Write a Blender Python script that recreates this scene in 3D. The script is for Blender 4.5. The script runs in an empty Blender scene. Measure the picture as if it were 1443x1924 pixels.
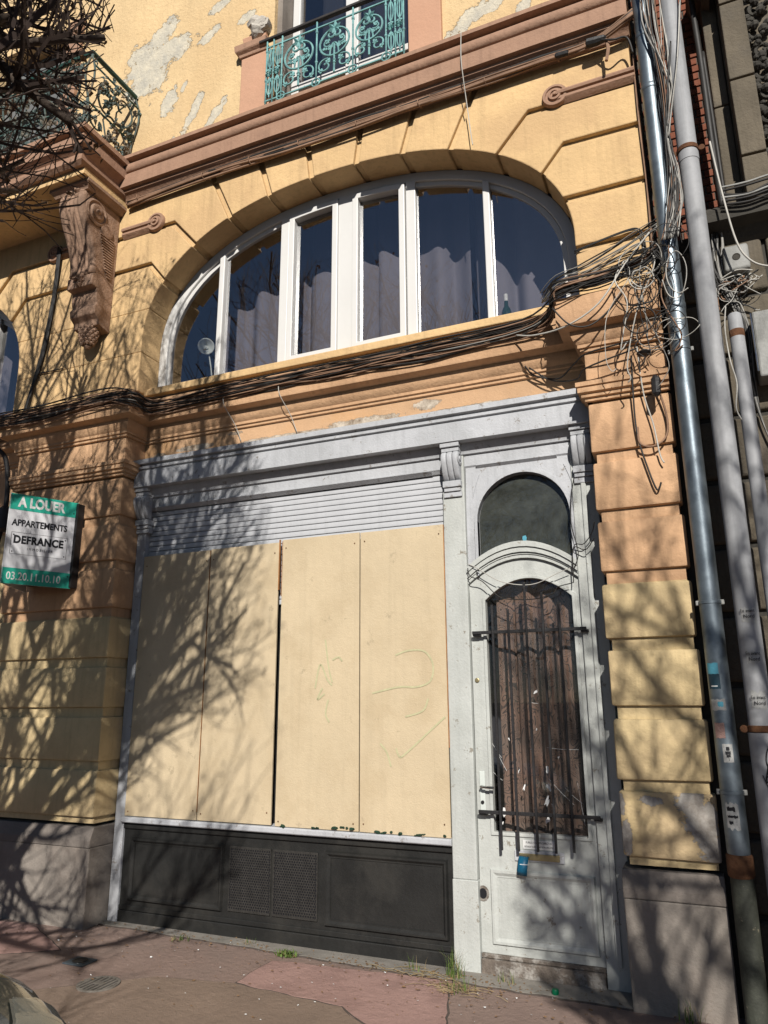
import bpy, bmesh, math, random
from mathutils import Vector, Matrix, noise
R = math.radians
sc = bpy.context.scene
# ------------------------------------------------------------------ camera
CAM = Vector((0.0, -4.95, 1.6))
yaw, pitch, roll = R(-23.16), R(14.46), R(-0.324)
fw = Vector((math.sin(yaw)*math.cos(pitch), math.cos(yaw)*math.cos(pitch), math.sin(pitch)))
rt = Vector((math.cos(yaw), -math.sin(yaw), 0)); up = rt.cross(fw)
r2 = rt*math.cos(roll)+up*math.sin(roll); u2 = -rt*math.sin(roll)+up*math.cos(roll)
cd = bpy.data.cameras.new('camera'); cam = bpy.data.objects.new('camera', cd)
sc.collection.objects.link(cam)
cam.matrix_world = Matrix(((r2.x, u2.x, -fw.x, CAM.x), (r2.y, u2.y, -fw.y, CAM.y), (r2.z, u2.z, -fw.z, CAM.z), (0, 0, 0, 1)))
cd.sensor_fit = 'VERTICAL'; cd.sensor_height = 24; cd.lens = 1383.6/1924*24; cd.clip_start = .05; cd.clip_end = 3000
sc.camera = cam
# ------------------------------------------------------------------ light
SUN = Vector((0.4, -1.0, 0.65)).normalized()
w = bpy.data.worlds.new('World'); sc.world = w; w.use_nodes = True
wn = w.node_tree.nodes; wl = w.node_tree.links
bg = wn['Background']; sky = wn.new('ShaderNodeTexSky'); sky.sky_type = 'NISHITA'; sky.sun_disc = False
sky.sun_elevation = math.asin(SUN.z); sky.sun_rotation = math.atan2(SUN.x, SUN.y)
sky.air_density = .7; sky.dust_density = .3; sky.ozone_density = 2.0
wl.new(sky.outputs[0], bg.inputs[0]); bg.inputs[1].default_value = 0.05
sd = bpy.data.lights.new('sun', 'SUN'); sd.energy = 5.0; sd.angle = R(.53); sd.color = (1, .955, .89)
so = bpy.data.objects.new('sun', sd); sc.collection.objects.link(so)
so.rotation_euler = SUN.to_track_quat('Z', 'Y').to_euler(); so.location = (4, -8, 12)
sc.view_settings.view_transform = 'Standard'; sc.view_settings.look = 'None'
sc.view_settings.exposure = 0.05; sc.view_settings.gamma = 1
sc.cycles.max_bounces = 6; sc.cycles.diffuse_bounces = 1; sc.cycles.transparent_max_bounces = 12; sc.cycles.use_denoising = True
sc.cycles.caustics_reflective = False; sc.cycles.caustics_refractive = False
C = sc.collection
rnd = random.Random(7)

# ------------------------------------------------------------------ materials
MATS = {}
def mat(name, col, rough=.8, var=.12, scale=3., bump=.15, bscale=60., metal=0., tint=None, tscale=1.2, tfac=.0,
        dirt=None, blobs=None, coat=0., streak=0., crack=None):
    """painted / stone surface: base colour with two scales of noise, optional second tone, shaped wear patches"""
    m = bpy.data.materials.new(name); m.use_nodes = True
    n = m.node_tree.nodes; l = m.node_tree.links; b = n['Principled BSDF']
    geo = n.new('ShaderNodeNewGeometry')
    def nz(s, d=4., rg=.6, vec=None):
        t = n.new('ShaderNodeTexNoise'); t.inputs['Scale'].default_value = s; t.inputs['Detail'].default_value = d
        t.inputs['Roughness'].default_value = rg; l.new(vec or geo.outputs['Position'], t.inputs['Vector']); return t.outputs['Fac']
    def mth(op, a, bb=None):
        t = n.new('ShaderNodeMath'); t.operation = op
        for i, v in enumerate((a, bb)):
            if v is None: continue
            if isinstance(v, (int, float)): t.inputs[i].default_value = v
            else: l.new(v, t.inputs[i])
        return t.outputs[0]
    def ramp(v, a, bb):
        t = n.new('ShaderNodeMapRange'); t.inputs[1].default_value = a; t.inputs[2].default_value = bb; l.new(v, t.inputs[0]); return t.outputs[0]
    def mixc(f, a, bb):
        t = n.new('ShaderNodeMix'); t.data_type = 'RGBA'
        if isinstance(f, (int, float)): t.inputs[0].default_value = f
        else: l.new(f, t.inputs[0])
        for i, v in ((6, a), (7, bb)):
            if isinstance(v, (tuple, list)): t.inputs[i].default_value = (*v[:3], 1)
            else: l.new(v, t.inputs[i])
        return t.outputs[2]
    dk = tuple(c*(1-var) for c in col); lt = tuple(min(.95, c*(1+var*.7)) for c in col)
    c = mixc(ramp(nz(scale), .3, .7), dk, lt)
    c = mixc(mth('MULTIPLY', ramp(nz(scale*9, 5, .7), .45, .8), var*1.6), c, tuple(x*.55 for x in col))
    if tint: c = mixc(mth('MULTIPLY', ramp(nz(tscale, 5, .65), .48, .62), tfac), c, tint)
    if streak:
        mp = n.new('ShaderNodeMapping'); mp.inputs['Scale'].default_value = (14, 14, .7); l.new(geo.outputs['Position'], mp.inputs[0])
        c = mixc(mth('MULTIPLY', ramp(nz(1.5, 4, .6, mp.outputs[0]), .5, .75), streak), c, tuple(x*.45 for x in col))
    if dirt:   # chips and specks
        c = mixc(mth('MULTIPLY', ramp(nz(dirt[0], 6, .75), dirt[1], dirt[1]+.04), dirt[3]), c, dirt[2])
    h = nz(bscale, 4, .65)
    if crack:      # hairline cracks: thin iso-lines of a distorted noise, present only in places
        ck = n.new('ShaderNodeTexNoise'); ck.inputs['Scale'].default_value = crack[0]; ck.inputs['Detail'].default_value = 3; ck.inputs['Distortion'].default_value = .6; l.new(geo.outputs['Position'], ck.inputs['Vector'])
        dl = mth('ABSOLUTE', mth('SUBTRACT', ck.outputs['Fac'], .5))
        cm = mth('MULTIPLY', ramp(dl, crack[1], crack[1]*.3), ramp(nz(crack[0]*.5, 2), .50, .58))
        c = mixc(mth('MULTIPLY', cm, crack[2]), c, tuple(x*.22 for x in col)); h = mth('SUBTRACT', h, mth('MULTIPLY', cm, 1.5))
    if blobs:
        sep = n.new('ShaderNodeSeparateXYZ'); l.new(geo.outputs['Position'], sep.inputs[0])
        field = None
        for (bx, bz, rx, rz, sh) in blobs[0]:
            dx = mth('SUBTRACT', sep.outputs[0], bx); dz = mth('SUBTRACT', sep.outputs[2], bz)
            dx = mth('SUBTRACT', dx, mth('MULTIPLY', dz, sh))
            q = mth('SQRT', mth('ADD', mth('POWER', mth('ABSOLUTE', mth('DIVIDE', dx, rx)), 2.), mth('POWER', mth('ABSOLUTE', mth('DIVIDE', dz, rz)), 2.)))
            field = q if field is None else mth('MINIMUM', field, q)
        d = mth('ADD', field, mth('MULTIPLY', mth('SUBTRACT', nz(8.5, 9, .78), .5), 2.9))
        mask = ramp(d, .92, .89)
        cb = mixc(ramp(nz(9, 5, .7), .35, .65), blobs[1], blobs[2])
        edge = mth('MULTIPLY', ramp(d, 1.0, .92), mth('SUBTRACT', 1., mask))
        c = mixc(mth('MULTIPLY', edge, .6), c, tuple(x*.5 for x in col))  # dark rim paints a thin shadow along the peeled edges
        c = mixc(mask, c, cb)
        h = mth('SUBTRACT', h, mth('MULTIPLY', mask, 1.2))
        h = mth('ADD', h, mth('MULTIPLY', mask, mth('MULTIPLY', nz(26, 5, .7), .8)))
    l.new(c, b.inputs['Base Color'])
    rr = n.new('ShaderNodeMapRange'); rr.inputs[3].default_value = max(0, rough-.08); rr.inputs[4].default_value = min(1, rough+.1)
    l.new(nz(scale*5), rr.inputs[0]); l.new(rr.outputs[0], b.inputs['Roughness'])
    b.inputs['Metallic'].default_value = metal; b.inputs['Coat Weight'].default_value = coat
    b.inputs['Specular IOR Level'].default_value = .35
    if bump:
        hb = mth('ADD', h, mth('MULTIPLY', nz(bscale*.12, 3), 1.4))
        bp = n.new('ShaderNodeBump'); bp.inputs['Strength'].default_value = bump; bp.inputs['Distance'].default_value = .01
        l.new(hb, bp.inputs['Height']); l.new(bp.outputs[0], b.inputs['Normal'])
    MATS[name] = m; return m
mat('ochre', (.71, .485, .245), .88, .13, 1.9, .55, 42, tint=(.58, .385, .20), tfac=.75, tscale=1.3, streak=.34)
mat('ochre_peel', (.73, .53, .29), .88, .12, 1.9, .9, 42, tint=(.65, .45, .235), tfac=.5, tscale=1.1, streak=.14,
    blobs=([(-4.62, 7.86, .26, .36, -.3), (-4.38, 7.95, .34, .17, .5), (-4.68, 7.62, .2, .13, .3), (-4.45, 8.2, .16, .2, .6), (-4.28, 7.32, .1, .17, .3), (-4.12, 7.44, .04, .07, .4), (-3.98, 7.1, .07, .22, .5), (-3.72, 6.98, .07, .14, .6),
             (-4.2, 6.83, .035, .09, 0), (-3.85, 7.95, .11, .1, .8), (-3.42, 7.98, .12, .07, .9), (-1.25, 6.98, .13, .14, .9), (-1.02, 7.05, .1, .09, 1.), (-.8, 6.9, .07, .09, .3), (-3.75, 8.25, .12, .08, .5)],
            (.68, .61, .47), (.47, .44, .37)))
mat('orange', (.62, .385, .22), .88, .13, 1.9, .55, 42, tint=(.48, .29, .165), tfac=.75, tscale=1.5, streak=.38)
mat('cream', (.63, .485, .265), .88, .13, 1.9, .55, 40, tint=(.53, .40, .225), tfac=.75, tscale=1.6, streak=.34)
mat('cream_broken', (.63, .475, .275), .88, .13, 1.9, .6, 40, tint=(.56, .43, .21), tfac=.6, tscale=1.5,
    blobs=([(-.12, .95, .11, .20, -.2), (-.38, 1.05, .07, .03, -.4), (-.52, .83, .04, .10, 0), (-.54, 1.02, .03, .06, 0), (-.05, .8, .07, .1, 0)], (.26, .23, .20), (.46, .43, .39)))
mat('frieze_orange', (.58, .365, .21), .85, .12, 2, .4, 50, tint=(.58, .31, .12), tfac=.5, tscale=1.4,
    blobs=([(-3.0, 3.73, .5, .022, 0), (-3.9, 3.76, .22, .03, 0), (-2.3, 3.75, .35, .035, 0), (-1.75, 3.8, .12, .05, .6), (-1.4, 3.72, .5, .02, 0), (-3.5, 3.83, .09, .02, 0), (-4.3, 3.72, .1, .05, 0)], (.16, .11, .07), (.62, .54, .44)))
mat('frieze_shade', (.56, .28, .12), .85, .1, 2, .3, 50)
mat('pinkstone', (.40, .24, .16), .85, .14, 2.2, .5, 40, tint=(.29, .17, .115), tfac=.7, tscale=2.2, streak=.35)
mat('pinkstone_light', (.57, .33, .215), .85, .1, 2.2, .35, 40, tint=(.56, .31, .2), tfac=.4, tscale=1.5)
mat('carved', (.37, .235, .16), .85, .22, 5, .7, 45, tint=(.2, .13, .09), tfac=.6, tscale=3, streak=.3)
mat('rubble', (.5, .46, .40), .95, .3, 14, 1., 40)
mat('plinth', (.285, .25, .215), .9, .16, 2.5, .5, 70, tint=(.19, .155, .13), tfac=.6, tscale=1.6, streak=.2)
mat('plinth_top', (.22, .19, .165), .9, .16, 2.5, .5, 70)
mat('white_upvc', (.70, .69, .665), .35, .03, 2, .03, 30)
mat('grey_wood', (.49, .50, .52), .55, .10, 3, .3, 60, tint=(.39, .40, .41), tfac=.55, tscale=2.5, dirt=(11, .605, (.20, .17, .14), .75), streak=.28)
mat('door_paint', (.51, .525, .495), .5, .10, 3, .3, 60, tint=(.42, .435, .405), tfac=.5, tscale=2.2, dirt=(12, .615, (.20, .165, .12), .75), streak=.26)
mat('shutter_metal', (.52, .53, .55), .5, .05, 4, .06, 40, tint=(.54, .55, .57), tfac=.5, tscale=2, streak=.15)
mat('worn_wood', (.17, .14, .115), .9, .35, 12, 1., 60, tint=(.40, .375, .34), tfac=.8, tscale=15)
mat('black_paint', (.019, .019, .018), .5, .25, 4, .2, 50, tint=(.036, .034, .03), tfac=.6, tscale=2.5, dirt=(30, .705, (.42, .40, .35), .6))
mat('iron', (.022, .021, .022), .5, .3, 6, .3, 80, dirt=(40, .70, (.3, .2, .14), .5))
mat('board', (.60, .485, .32), .6, .07, 1.3, .28, 130, tint=(.52, .41, .26), tfac=.65, tscale=2.4, dirt=(7, .63, (.36, .29, .19), .5), streak=.12)
mat('board_edge', (.42, .19, .07), .9, .35, 9, .4, 60)
mat('moss', (.02, .05, .028), .9, .4, 30, .8, 60)
mat('sign_white', (.70, .70, .72), .4, .03, 3, 0)
mat('sign_green', (.03, .40, .29), .4, .05, 3, 0)
mat('ink_void_black', (.012, .012, .015), .5, .0, 3, 0)
mat('sticker_paper', (.40, .40, .385), .6, .3, 25, .1, 60, tint=(.25, .25, .245), tfac=.7, tscale=18)
mat('print_white', (.75, .75, .73), .5, .02, 3, 0)
mat('zinc', (.22, .26, .29), .42, .2, 5, .08, 20, metal=.7, tint=(.13, .16, .185), tfac=.6, tscale=4, streak=.25)
mat('pvc_white', (.37, .375, .385), .6, .14, 5, .06, 30, tint=(.25, .255, .26), tfac=.6, tscale=5, streak=.5)
mat('rust', (.13, .058, .028), .9, .35, 18, .6, 60, tint=(.21, .10, .045), tfac=.6, tscale=9)
mat('pipe_dark', (.055, .058, .045), .7, .4, 8, .4, 40, dirt=(10, .62, (.3, .26, .18), .6))
mat('cable_black', (.030, .028, .026), .55, .3, 6, 0)
mat('cable_grey', (.30, .29, .265), .6, .25, 5, 0)
mat('cable_white', (.52, .50, .45), .6, .2, 5, 0)
mat('cable_brown', (.30, .18, .115), .75, .3, 5, 0)
mat('stone', (.15, .125, .09), .9, .25, 2.2, .7, 50, tint=(.11, .095, .075), tfac=.8, tscale=1.9, streak=.5)  # base colour darkened to stand in for deep shade on this wall
mat('stone_dark', (.06, .055, .046), .9, .25, 3, .6, 50)
mat('brick', (.22, .075, .042), .9, .25, 9, .5, 60)
mat('mortar', (.10, .085, .07), .95, .25, 20, .5, 70)
mat('asphalt_red', (.33, .235, .195), .92, .12, 2.2, .9, 190, tint=(.245, .185, .155), tfac=.8, tscale=1.1, dirt=(70, .64, (.46, .40, .35), .6))
mat('asphalt_pink', (.46, .29, .25), .92, .12, 2.2, .9, 190, tint=(.33, .205, .175), tfac=.8, tscale=1.5, dirt=(75, .64, (.56, .46, .42), .6))
mat('asphalt_brown', (.28, .205, .155), .92, .16, 2.2, .8, 190, dirt=(70, .65, (.40, .34, .28), .55))
mat('concrete', (.30, .275, .24), .92, .18, 3, .6, 110, tint=(.15, .14, .12), tfac=.6, tscale=2.2)
mat('tar', (.10, .08, .068), .85, .3, 12, .5, 90)
mat('road', (.05, .05, .05), .9, .15, 2, .6, 150)
mat('bark', (.075, .055, .042), .9, .3, 20, .5, 60)
mat('twig', (.055, .036, .028), .8, .3, 20, 0)
mat('dry_leaf', (.22, .13, .065), .8, .3, 30, 0)
mat('grass', (.11, .17, .035), .7, .35, 30, 0)
mat('straw', (.34, .26, .14), .9, .35, 30, 0)
mat('verdigris', (.20, .42, .41), .6, .25, 14, .3, 60, tint=(.10, .22, .23), tfac=.7, tscale=11, dirt=(60, .64, (.3, .42, .4), .5))
mat('rail_dark', (.035, .03, .028), .6, .3, 14, .3, 60)
mat('rail_green', (.03, .085, .07), .5, .25, 10, .2, 60)
mat('ironleaf', (.085, .125, .115), .65, .4, 18, .4, 60, tint=(.16, .095, .05), tfac=.7, tscale=9)
mat('curtain', (.23, .215, .245), .95, .06, 6, .1, 160)
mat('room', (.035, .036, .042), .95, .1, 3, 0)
mat('chrome', (.62, .62, .60), .22, .05, 5, 0, metal=1.)
mat('brass', (.38, .32, .18), .4, .15, 8, .1, 60, metal=.7)
mat('shade_white', (.62, .66, .62), .4, .02, 3, 0)
mat('bottle_green', (.012, .05, .035), .12, .0, 3, 0)
mat('flyer_blue', (.01, .11, .20), .4, .05, 6, 0)
mat('cap_green', (.0, .14, .06), .35, .05, 6, 0)
mat('car_paint', (.03, .033, .028), .25, .05, 6, 0, coat=1.)
mat('lamp_silver', (.22, .225, .205), .35, .2, 30, .3, 60, metal=.5)
mat('rubber', (.015, .015, .015), .8, .1, 6, .1, 60)
mat('castiron', (.045, .042, .038), .6, .3, 20, .4, 80, metal=.3)
mat('grate_iron', (.20, .18, .155), .7, .3, 20, .4, 80)
mat('hatch_blue', (.075, .095, .11), .6, .2, 20, .3, 80)
mat('grey_box', (.33, .33, .31), .55, .16, 6, .2, 60, tint=(.18, .18, .165), tfac=.6, tscale=5)
mat('grey_shutter', (.16, .165, .165), .7, .1, 4, .1, 60)
mat('teal_mark', (.05, .40, .38), .7, .3, 30, 0)
mat('faint_tag', (.53, .50, .30), .65, .12, 40, 0)
mat('sticker_blue', (.10, .36, .47), .5, .2, 12, 0)
mat('sticker_dark', (.02, .05, .07), .5, .2, 12, 0)
def glass(name, k=2.6, tint=(1, 1, 1), rough=.0, dust=0., dcol=(.3, .3, .28)):
    m = bpy.data.materials.new(name); m.use_nodes = True
    n = m.node_tree.nodes; l = m.node_tree.links; n.remove(n['Principled BSDF'])
    lw = n.new('ShaderNodeLayerWeight'); lw.inputs[0].default_value = .5
    p5 = n.new('ShaderNodeMath'); p5.operation = 'POWER'; p5.inputs[1].default_value = 5.; l.new(lw.outputs['Facing'], p5.inputs[0])
    ma = n.new('ShaderNodeMath'); ma.operation = 'MULTIPLY_ADD'; ma.inputs[1].default_value = .96; ma.inputs[2].default_value = .04; l.new(p5.outputs[0], ma.inputs[0])
    mu = n.new('ShaderNodeMath'); mu.operation = 'MULTIPLY'; mu.use_clamp = True; mu.inputs[1].default_value = k; l.new(ma.outputs[0], mu.inputs[0])
    tr = n.new('ShaderNodeBsdfTransparent'); tr.inputs[0].default_value = (*tint, 1)
    gl = n.new('ShaderNodeBsdfGlossy'); gl.inputs['Roughness'].default_value = rough
    mx = n.new('ShaderNodeMixShader'); l.new(mu.outputs[0], mx.inputs[0]); l.new(tr.outputs[0], mx.inputs[1]); l.new(gl.outputs[0], mx.inputs[2])
    out = mx.outputs[0]
    if dust:
        df = n.new('ShaderNodeBsdfDiffuse'); df.inputs[0].default_value = (*dcol, 1)
        geo = n.new('ShaderNodeNewGeometry'); t = n.new('ShaderNodeTexNoise'); t.inputs['Scale'].default_value = 7; t.inputs['Detail'].default_value = 8; t.inputs['Roughness'].default_value = .75
        l.new(geo.outputs['Position'], t.inputs[0])
        mr = n.new('ShaderNodeMapRange'); mr.inputs[1].default_value = .35; mr.inputs[2].default_value = .8; mr.inputs[3].default_value = dust*.5; mr.inputs[4].default_value = dust*1.6
        l.new(t.outputs[0], mr.inputs[0])
        m2 = n.new('ShaderNodeMixShader'); l.new(mr.outputs[0], m2.inputs[0]); l.new(out, m2.inputs[1]); l.new(df.outputs[0], m2.inputs[2]); out = m2.outputs[0]
    l.new(out, n['Material Output'].inputs[0]); MATS[name] = m; return m
glass('glass', 5.5); glass('glass_dusty', .9, dust=.12, dcol=(.24, .26, .23)); glass('glass_old', .7, dust=.025)
glass('lamp_lens', 2., tint=(.8, .82, .8), dust=.25, dcol=(.4, .42, .38))
def curtain_pattern():
    m = bpy.data.materials.new('patterned_curtain'); m.use_nodes = True
    n = m.node_tree.nodes; l = m.node_tree.links; b = n['Principled BSDF']
    geo = n.new('ShaderNodeNewGeometry'); mp = n.new('ShaderNodeMapping'); mp.inputs['Scale'].default_value = (1, 1, .6); l.new(geo.outputs['Position'], mp.inputs[0])
    t = n.new('ShaderNodeTexNoise'); t.inputs['Scale'].default_value = 9; t.inputs['Detail'].default_value = 1; t.inputs['Distortion'].default_value = 1.2; l.new(mp.outputs[0], t.inputs[0])
    wv = n.new('ShaderNodeMath'); wv.operation = 'MULTIPLY'; wv.inputs[1].default_value = 95; l.new(t.outputs[0], wv.inputs[0])
    sn = n.new('ShaderNodeMath'); sn.operation = 'SINE'; l.new(wv.outputs[0], sn.inputs[0])
    mr = n.new('ShaderNodeMapRange'); mr.inputs[1].default_value = .45; mr.inputs[2].default_value = .85; l.new(sn.outputs[0], mr.inputs[0])
    t2 = n.new('ShaderNodeTexNoise'); t2.inputs['Scale'].default_value = 3.5; l.new(geo.outputs['Position'], t2.inputs[0])
    mx = n.new('ShaderNodeMix'); mx.data_type = 'RGBA'; mx.inputs[6].default_value = (.19, .095, .06, 1); mx.inputs[7].default_value = (.145, .12, .10, 1); l.new(t2.outputs[0], mx.inputs[0])
    m3 = n.new('ShaderNodeMix'); m3.data_type = 'RGBA'; m3.inputs[7].default_value = (.045, .035, .03, 1); l.new(mx.outputs[2], m3.inputs[6]); l.new(mr.outputs[0], m3.inputs[0])
    l.new(m3.outputs[2], b.inputs['Base Color']); b.inputs['Roughness'].default_value = .95
    MATS['patterned_curtain'] = m
curtain_pattern()

# ------------------------------------------------------------------ mesh helpers
class MB:
    def __init__(s): s.v = []; s.f = []
    def add(s, vs, fs):
        k = len(s.v); s.v += [tuple(v) for v in vs]; s.f += [tuple(i+k for i in f) for f in fs]; return s
    def box(s, x0, x1, y0, y1, z0, z1):
        return s.add([(x0, y0, z0), (x1, y0, z0), (x1, y1, z0), (x0, y1, z0), (x0, y0, z1), (x1, y0, z1), (x1, y1, z1), (x0, y1, z1)],
                     [(0, 3, 2, 1), (4, 5, 6, 7), (0, 1, 5, 4), (1, 2, 6, 5), (2, 3, 7, 6), (3, 0, 4, 7)])
    def prism(s, poly, y0, y1):      # poly in XZ, extruded along Y
        n = len(poly)
        a = sum(poly[i][0]*poly[(i+1) % n][1]-poly[(i+1) % n][0]*poly[i][1] for i in range(n))
        if a < 0: poly = poly[::-1]
        vs = [(x, y0, z) for x, z in poly]+[(x, y1, z) for x, z in poly]
        return s.add(vs, [tuple(range(n)), tuple(range(2*n-1, n-1, -1))]+[(i, i+n, (i+1) % n+n, (i+1) % n) for i in range(n)])
    def prismx(s, poly, x0, x1):     # poly in YZ, extruded along X
        n = len(poly); vs = [(x0, y, z) for y, z in poly]+[(x1, y, z) for y, z in poly]
        return s.add(vs, [tuple(range(n))[::-1], tuple(range(n, 2*n))]+[(i, (i+1) % n, (i+1) % n+n, i+n) for i in range(n)])
    def prismz(s, poly, z0, z1):     # poly in XY
        n = len(poly); vs = [(x, y, z0) for x, y in poly]+[(x, y, z1) for x, y in poly]
        return s.add(vs, [tuple(range(n))[::-1], tuple(range(n, 2*n))]+[(i, (i+1) % n, (i+1) % n+n, i+n) for i in range(n)])
    def ring(s, outer, inner, y0, y1, closed=False):   # band between two XZ curves of equal length
        n = len(outer); vs = [(x, y0, z) for x, z in outer]+[(x, y0, z) for x, z in inner]+[(x, y1, z) for x, z in outer]+[(x, y1, z) for x, z in inner]
        fs = []
        for i in range(n if closed else n-1):
            j = (i+1) % n
            fs += [(i, j, j+n, i+n), (i+2*n, i+3*n, j+3*n, j+2*n), (i, i+2*n, j+2*n, j), (i+n, j+n, j+3*n, i+3*n)]
        if not closed: fs += [(0, n, 3*n, 2*n), (n-1, 3*n-1, 4*n-1, 2*n-1)]
        return s.add(vs, fs)
    def tube(s, path, r, n=6, caps=True):
        P = [Vector(p) for p in path]; m = len(P)
        if m < 2: return s
        rr = r if isinstance(r, (list, tuple)) else [r]*m
        k = len(s.v); ref = None
        for i, p in enumerate(P):
            t = (P[min(i+1, m-1)]-P[max(i-1, 0)])
            if t.length < 1e-9: t = Vector((0, 0, 1))
            t.normalize()
            if ref is None:
                ref = t.orthogonal().normalized()
            else:
                ref = (ref-t*ref.dot(t))
                ref = ref.normalized() if ref.length > 1e-6 else t.orthogonal().normalized()
            b = t.cross(ref)
            for j in range(n):
                a = 2*math.pi*j/n
                s.v.append(tuple(p+(ref*math.cos(a)+b*math.sin(a))*rr[i]))
        for i in range(m-1):
            for j in range(n):
                a = k+i*n+j; b2 = k+i*n+(j+1) % n
                s.f.append((a, b2, b2+n, a+n))
        if caps:
            s.f.append(tuple(k+j for j in range(n))[::-1]); s.f.append(tuple(k+(m-1)*n+j for j in range(n)))
        return s
    def lathe(s, prof, c, n=20, axis='z'):
        k = len(s.v)
        for r, h in prof:
            for j in range(n):
                a = 2*math.pi*j/n; q = (r*math.cos(a), r*math.sin(a), h)
                if axis == 'y': q = (q[0], q[2], q[1])
                if axis == 'x': q = (q[2], q[0], q[1])
                s.v.append((c[0]+q[0], c[1]+q[1], c[2]+q[2]))
        for i in range(len(prof)-1):
            for j in range(n):
                a = k+i*n+j; b = k+i*n+(j+1) % n; s.f.append((a, b, b+n, a+n))
        s.f.append(tuple(k+j for j in range(n))[::-1]); e = k+(len(prof)-1)*n; s.f.append(tuple(e+j for j in range(n)))
        return s
    def sweep(s, prof, path):        # prof: (outset, z); path in XY, outward is to the right of travel
        P = [Vector((p[0], p[1])) for p in path]; m = len(P); k = len(s.v); n = len(prof)
        for i in range(m):
            d0 = (P[i]-P[i-1]).normalized() if i > 0 else None
            d1 = (P[i+1]-P[i]).normalized() if i < m-1 else None
            if d0 is None: d0 = d1
            if d1 is None: d1 = d0
            n0 = Vector((d0.y, -d0.x)); n1 = Vector((d1.y, -d1.x)); mi = (n0+n1)
            mi = mi/(1+n0.dot(n1)) if (1+n0.dot(n1)) > .05 else n0
            for o, z in prof: s.v.append((P[i].x+mi.x*o, P[i].y+mi.y*o, z))
        for i in range(m-1):
            for j in range(n-1):
                a = k+i*n+j; s.f.append((a, a+n, a+n+1, a+1))
            a = k+i*n; s.f.append((a+n-1, a+2*n-1, a+n, a))
        s.f.append(tuple(k+j for j in range(n))); s.f.append(tuple(k+(m-1)*n+j for j in range(n))[::-1])
        return s
    def quad(s, a, b, c, d): return s.add([a, b, c, d], [(0, 1, 2, 3)])
    def mesh(s, name, bevel=0., seg=2, smooth=False, jit=0., fix=True):
        me = bpy.data.meshes.new(name); me.from_pydata(s.v, [], s.f)
        bm = bmesh.new(); bm.from_mesh(me)
        if fix: bmesh.ops.recalc_face_normals(bm, faces=bm.faces)
        if bevel:
            es = [e for e in bm.edges if len(e.link_faces) == 2 and e.calc_face_angle(0) > R(28)]
            bmesh.ops.bevel(bm, geom=es, offset=bevel, offset_type='OFFSET', segments=seg, affect='EDGES', profile=.5, clamp_overlap=True)
        if jit:
            for v in bm.verts: v.co += Vector((noise.noise(v.co*9), noise.noise(v.co*9+Vector((5, 1, 3))), noise.noise(v.co*9+Vector((9, 7, 2)))))*jit
        bm.to_mesh(me); bm.free()
        if smooth:
            for p in me.polygons: p.use_smooth = True
            if smooth != 'all':
                try: me.set_sharp_from_angle(angle=R(40))
                except Exception: pass
        me.update(); return me
    def build(s, name, m, parent=None, bevel=0., seg=2, smooth=False, jit=0., label=None, fix=True):
        return link(name, s.mesh(name, bevel, seg, smooth, jit, fix), m, parent, label)
def link(name, me, m, parent=None, label=None):
    if m is not None and not me.materials: me.materials.append(MATS[m])
    o = bpy.data.objects.new(name, me); C.objects.link(o)
    if parent is not None:
        o.parent = parent
        if parent.type == 'EMPTY': o.location = -Vector(parent.location)
    if label: o['label'] = label
    return o
def thing(name, label, cat, loc=(0, 0, 0), group=None):
    o = bpy.data.objects.new(name, None); C.objects.link(o); o.location = loc; o.empty_display_size = .1
    return tag(o, label, cat, group)
def tag(o, label, cat, group=None):
    o['label'] = label; o['category'] = cat
    if group: o['group'] = group
    return o
def struct(o): o['kind'] = 'structure'; return o
def copypart(o, dx=(0, 0, 0), parent=None):
    c = o.copy(); C.objects.link(c); c.parent = parent if parent is not None else o.parent
    c.location = Vector(o.location)+Vector(dx)
    for ch in list(o.children):
        d = ch.copy(); C.objects.link(d); d.parent = c
    return c
def text(body, size, origin, xdir, zdir, m, parent, name='lettering', align='CENTER', wscale=1., spacing=1., offs=0.):
    cu = bpy.data.curves.new(name, 'FONT'); cu.body = body; cu.size = size; cu.align_x = align; cu.align_y = 'CENTER'
    cu.extrude = .0006; cu.space_character = spacing; cu.offset = offs; cu.resolution_u = 3
    tmp = bpy.data.objects.new('tmp', cu); C.objects.link(tmp)
    me = bpy.data.meshes.new_from_object(tmp.evaluated_get(bpy.context.evaluated_depsgraph_get()))
    bpy.data.objects.remove(tmp); bpy.data.curves.remove(cu)
    x = Vector(xdir).normalized(); z = Vector(zdir).normalized(); o = Vector(origin)
    nrm = x.cross(z)
    for v in me.vertices: v.co = o+x*(v.co.x*wscale)+z*v.co.y+nrm*v.co.z
    me.materials.clear()
    return link(name, me, m, parent)
def arcpts(cx, cz, rx, rz, a0, a1, n): return [(cx+rx*math.cos(R(a0+(a1-a0)*i/n)), cz+rz*math.sin(R(a0+(a1-a0)*i/n))) for i in range(n+1)]
def spiral(cx, cz, r0, r1, a0, a1, n=14):
    return [(cx+(r0+(r1-r0)*i/n)*math.cos(R(a0+(a1-a0)*i/n)), cz+(r0+(r1-r0)*i/n)*math.sin(R(a0+(a1-a0)*i/n))) for i in range(n+1)]
def spline(pts, n=6):
    P = [Vector(p) for p in pts]; out = []
    for i in range(len(P)-1):
        p0 = P[max(i-1, 0)]; p1 = P[i]; p2 = P[i+1]; p3 = P[min(i+2, len(P)-1)]
        for k in range(n):
            t = k/n
            out.append(.5*((2*p1)+(p2-p0)*t+(2*p0-5*p1+4*p2-p3)*t*t+(3*p1-p0-3*p2+p3)*t**3))
    out.append(P[-1]); return out
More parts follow.
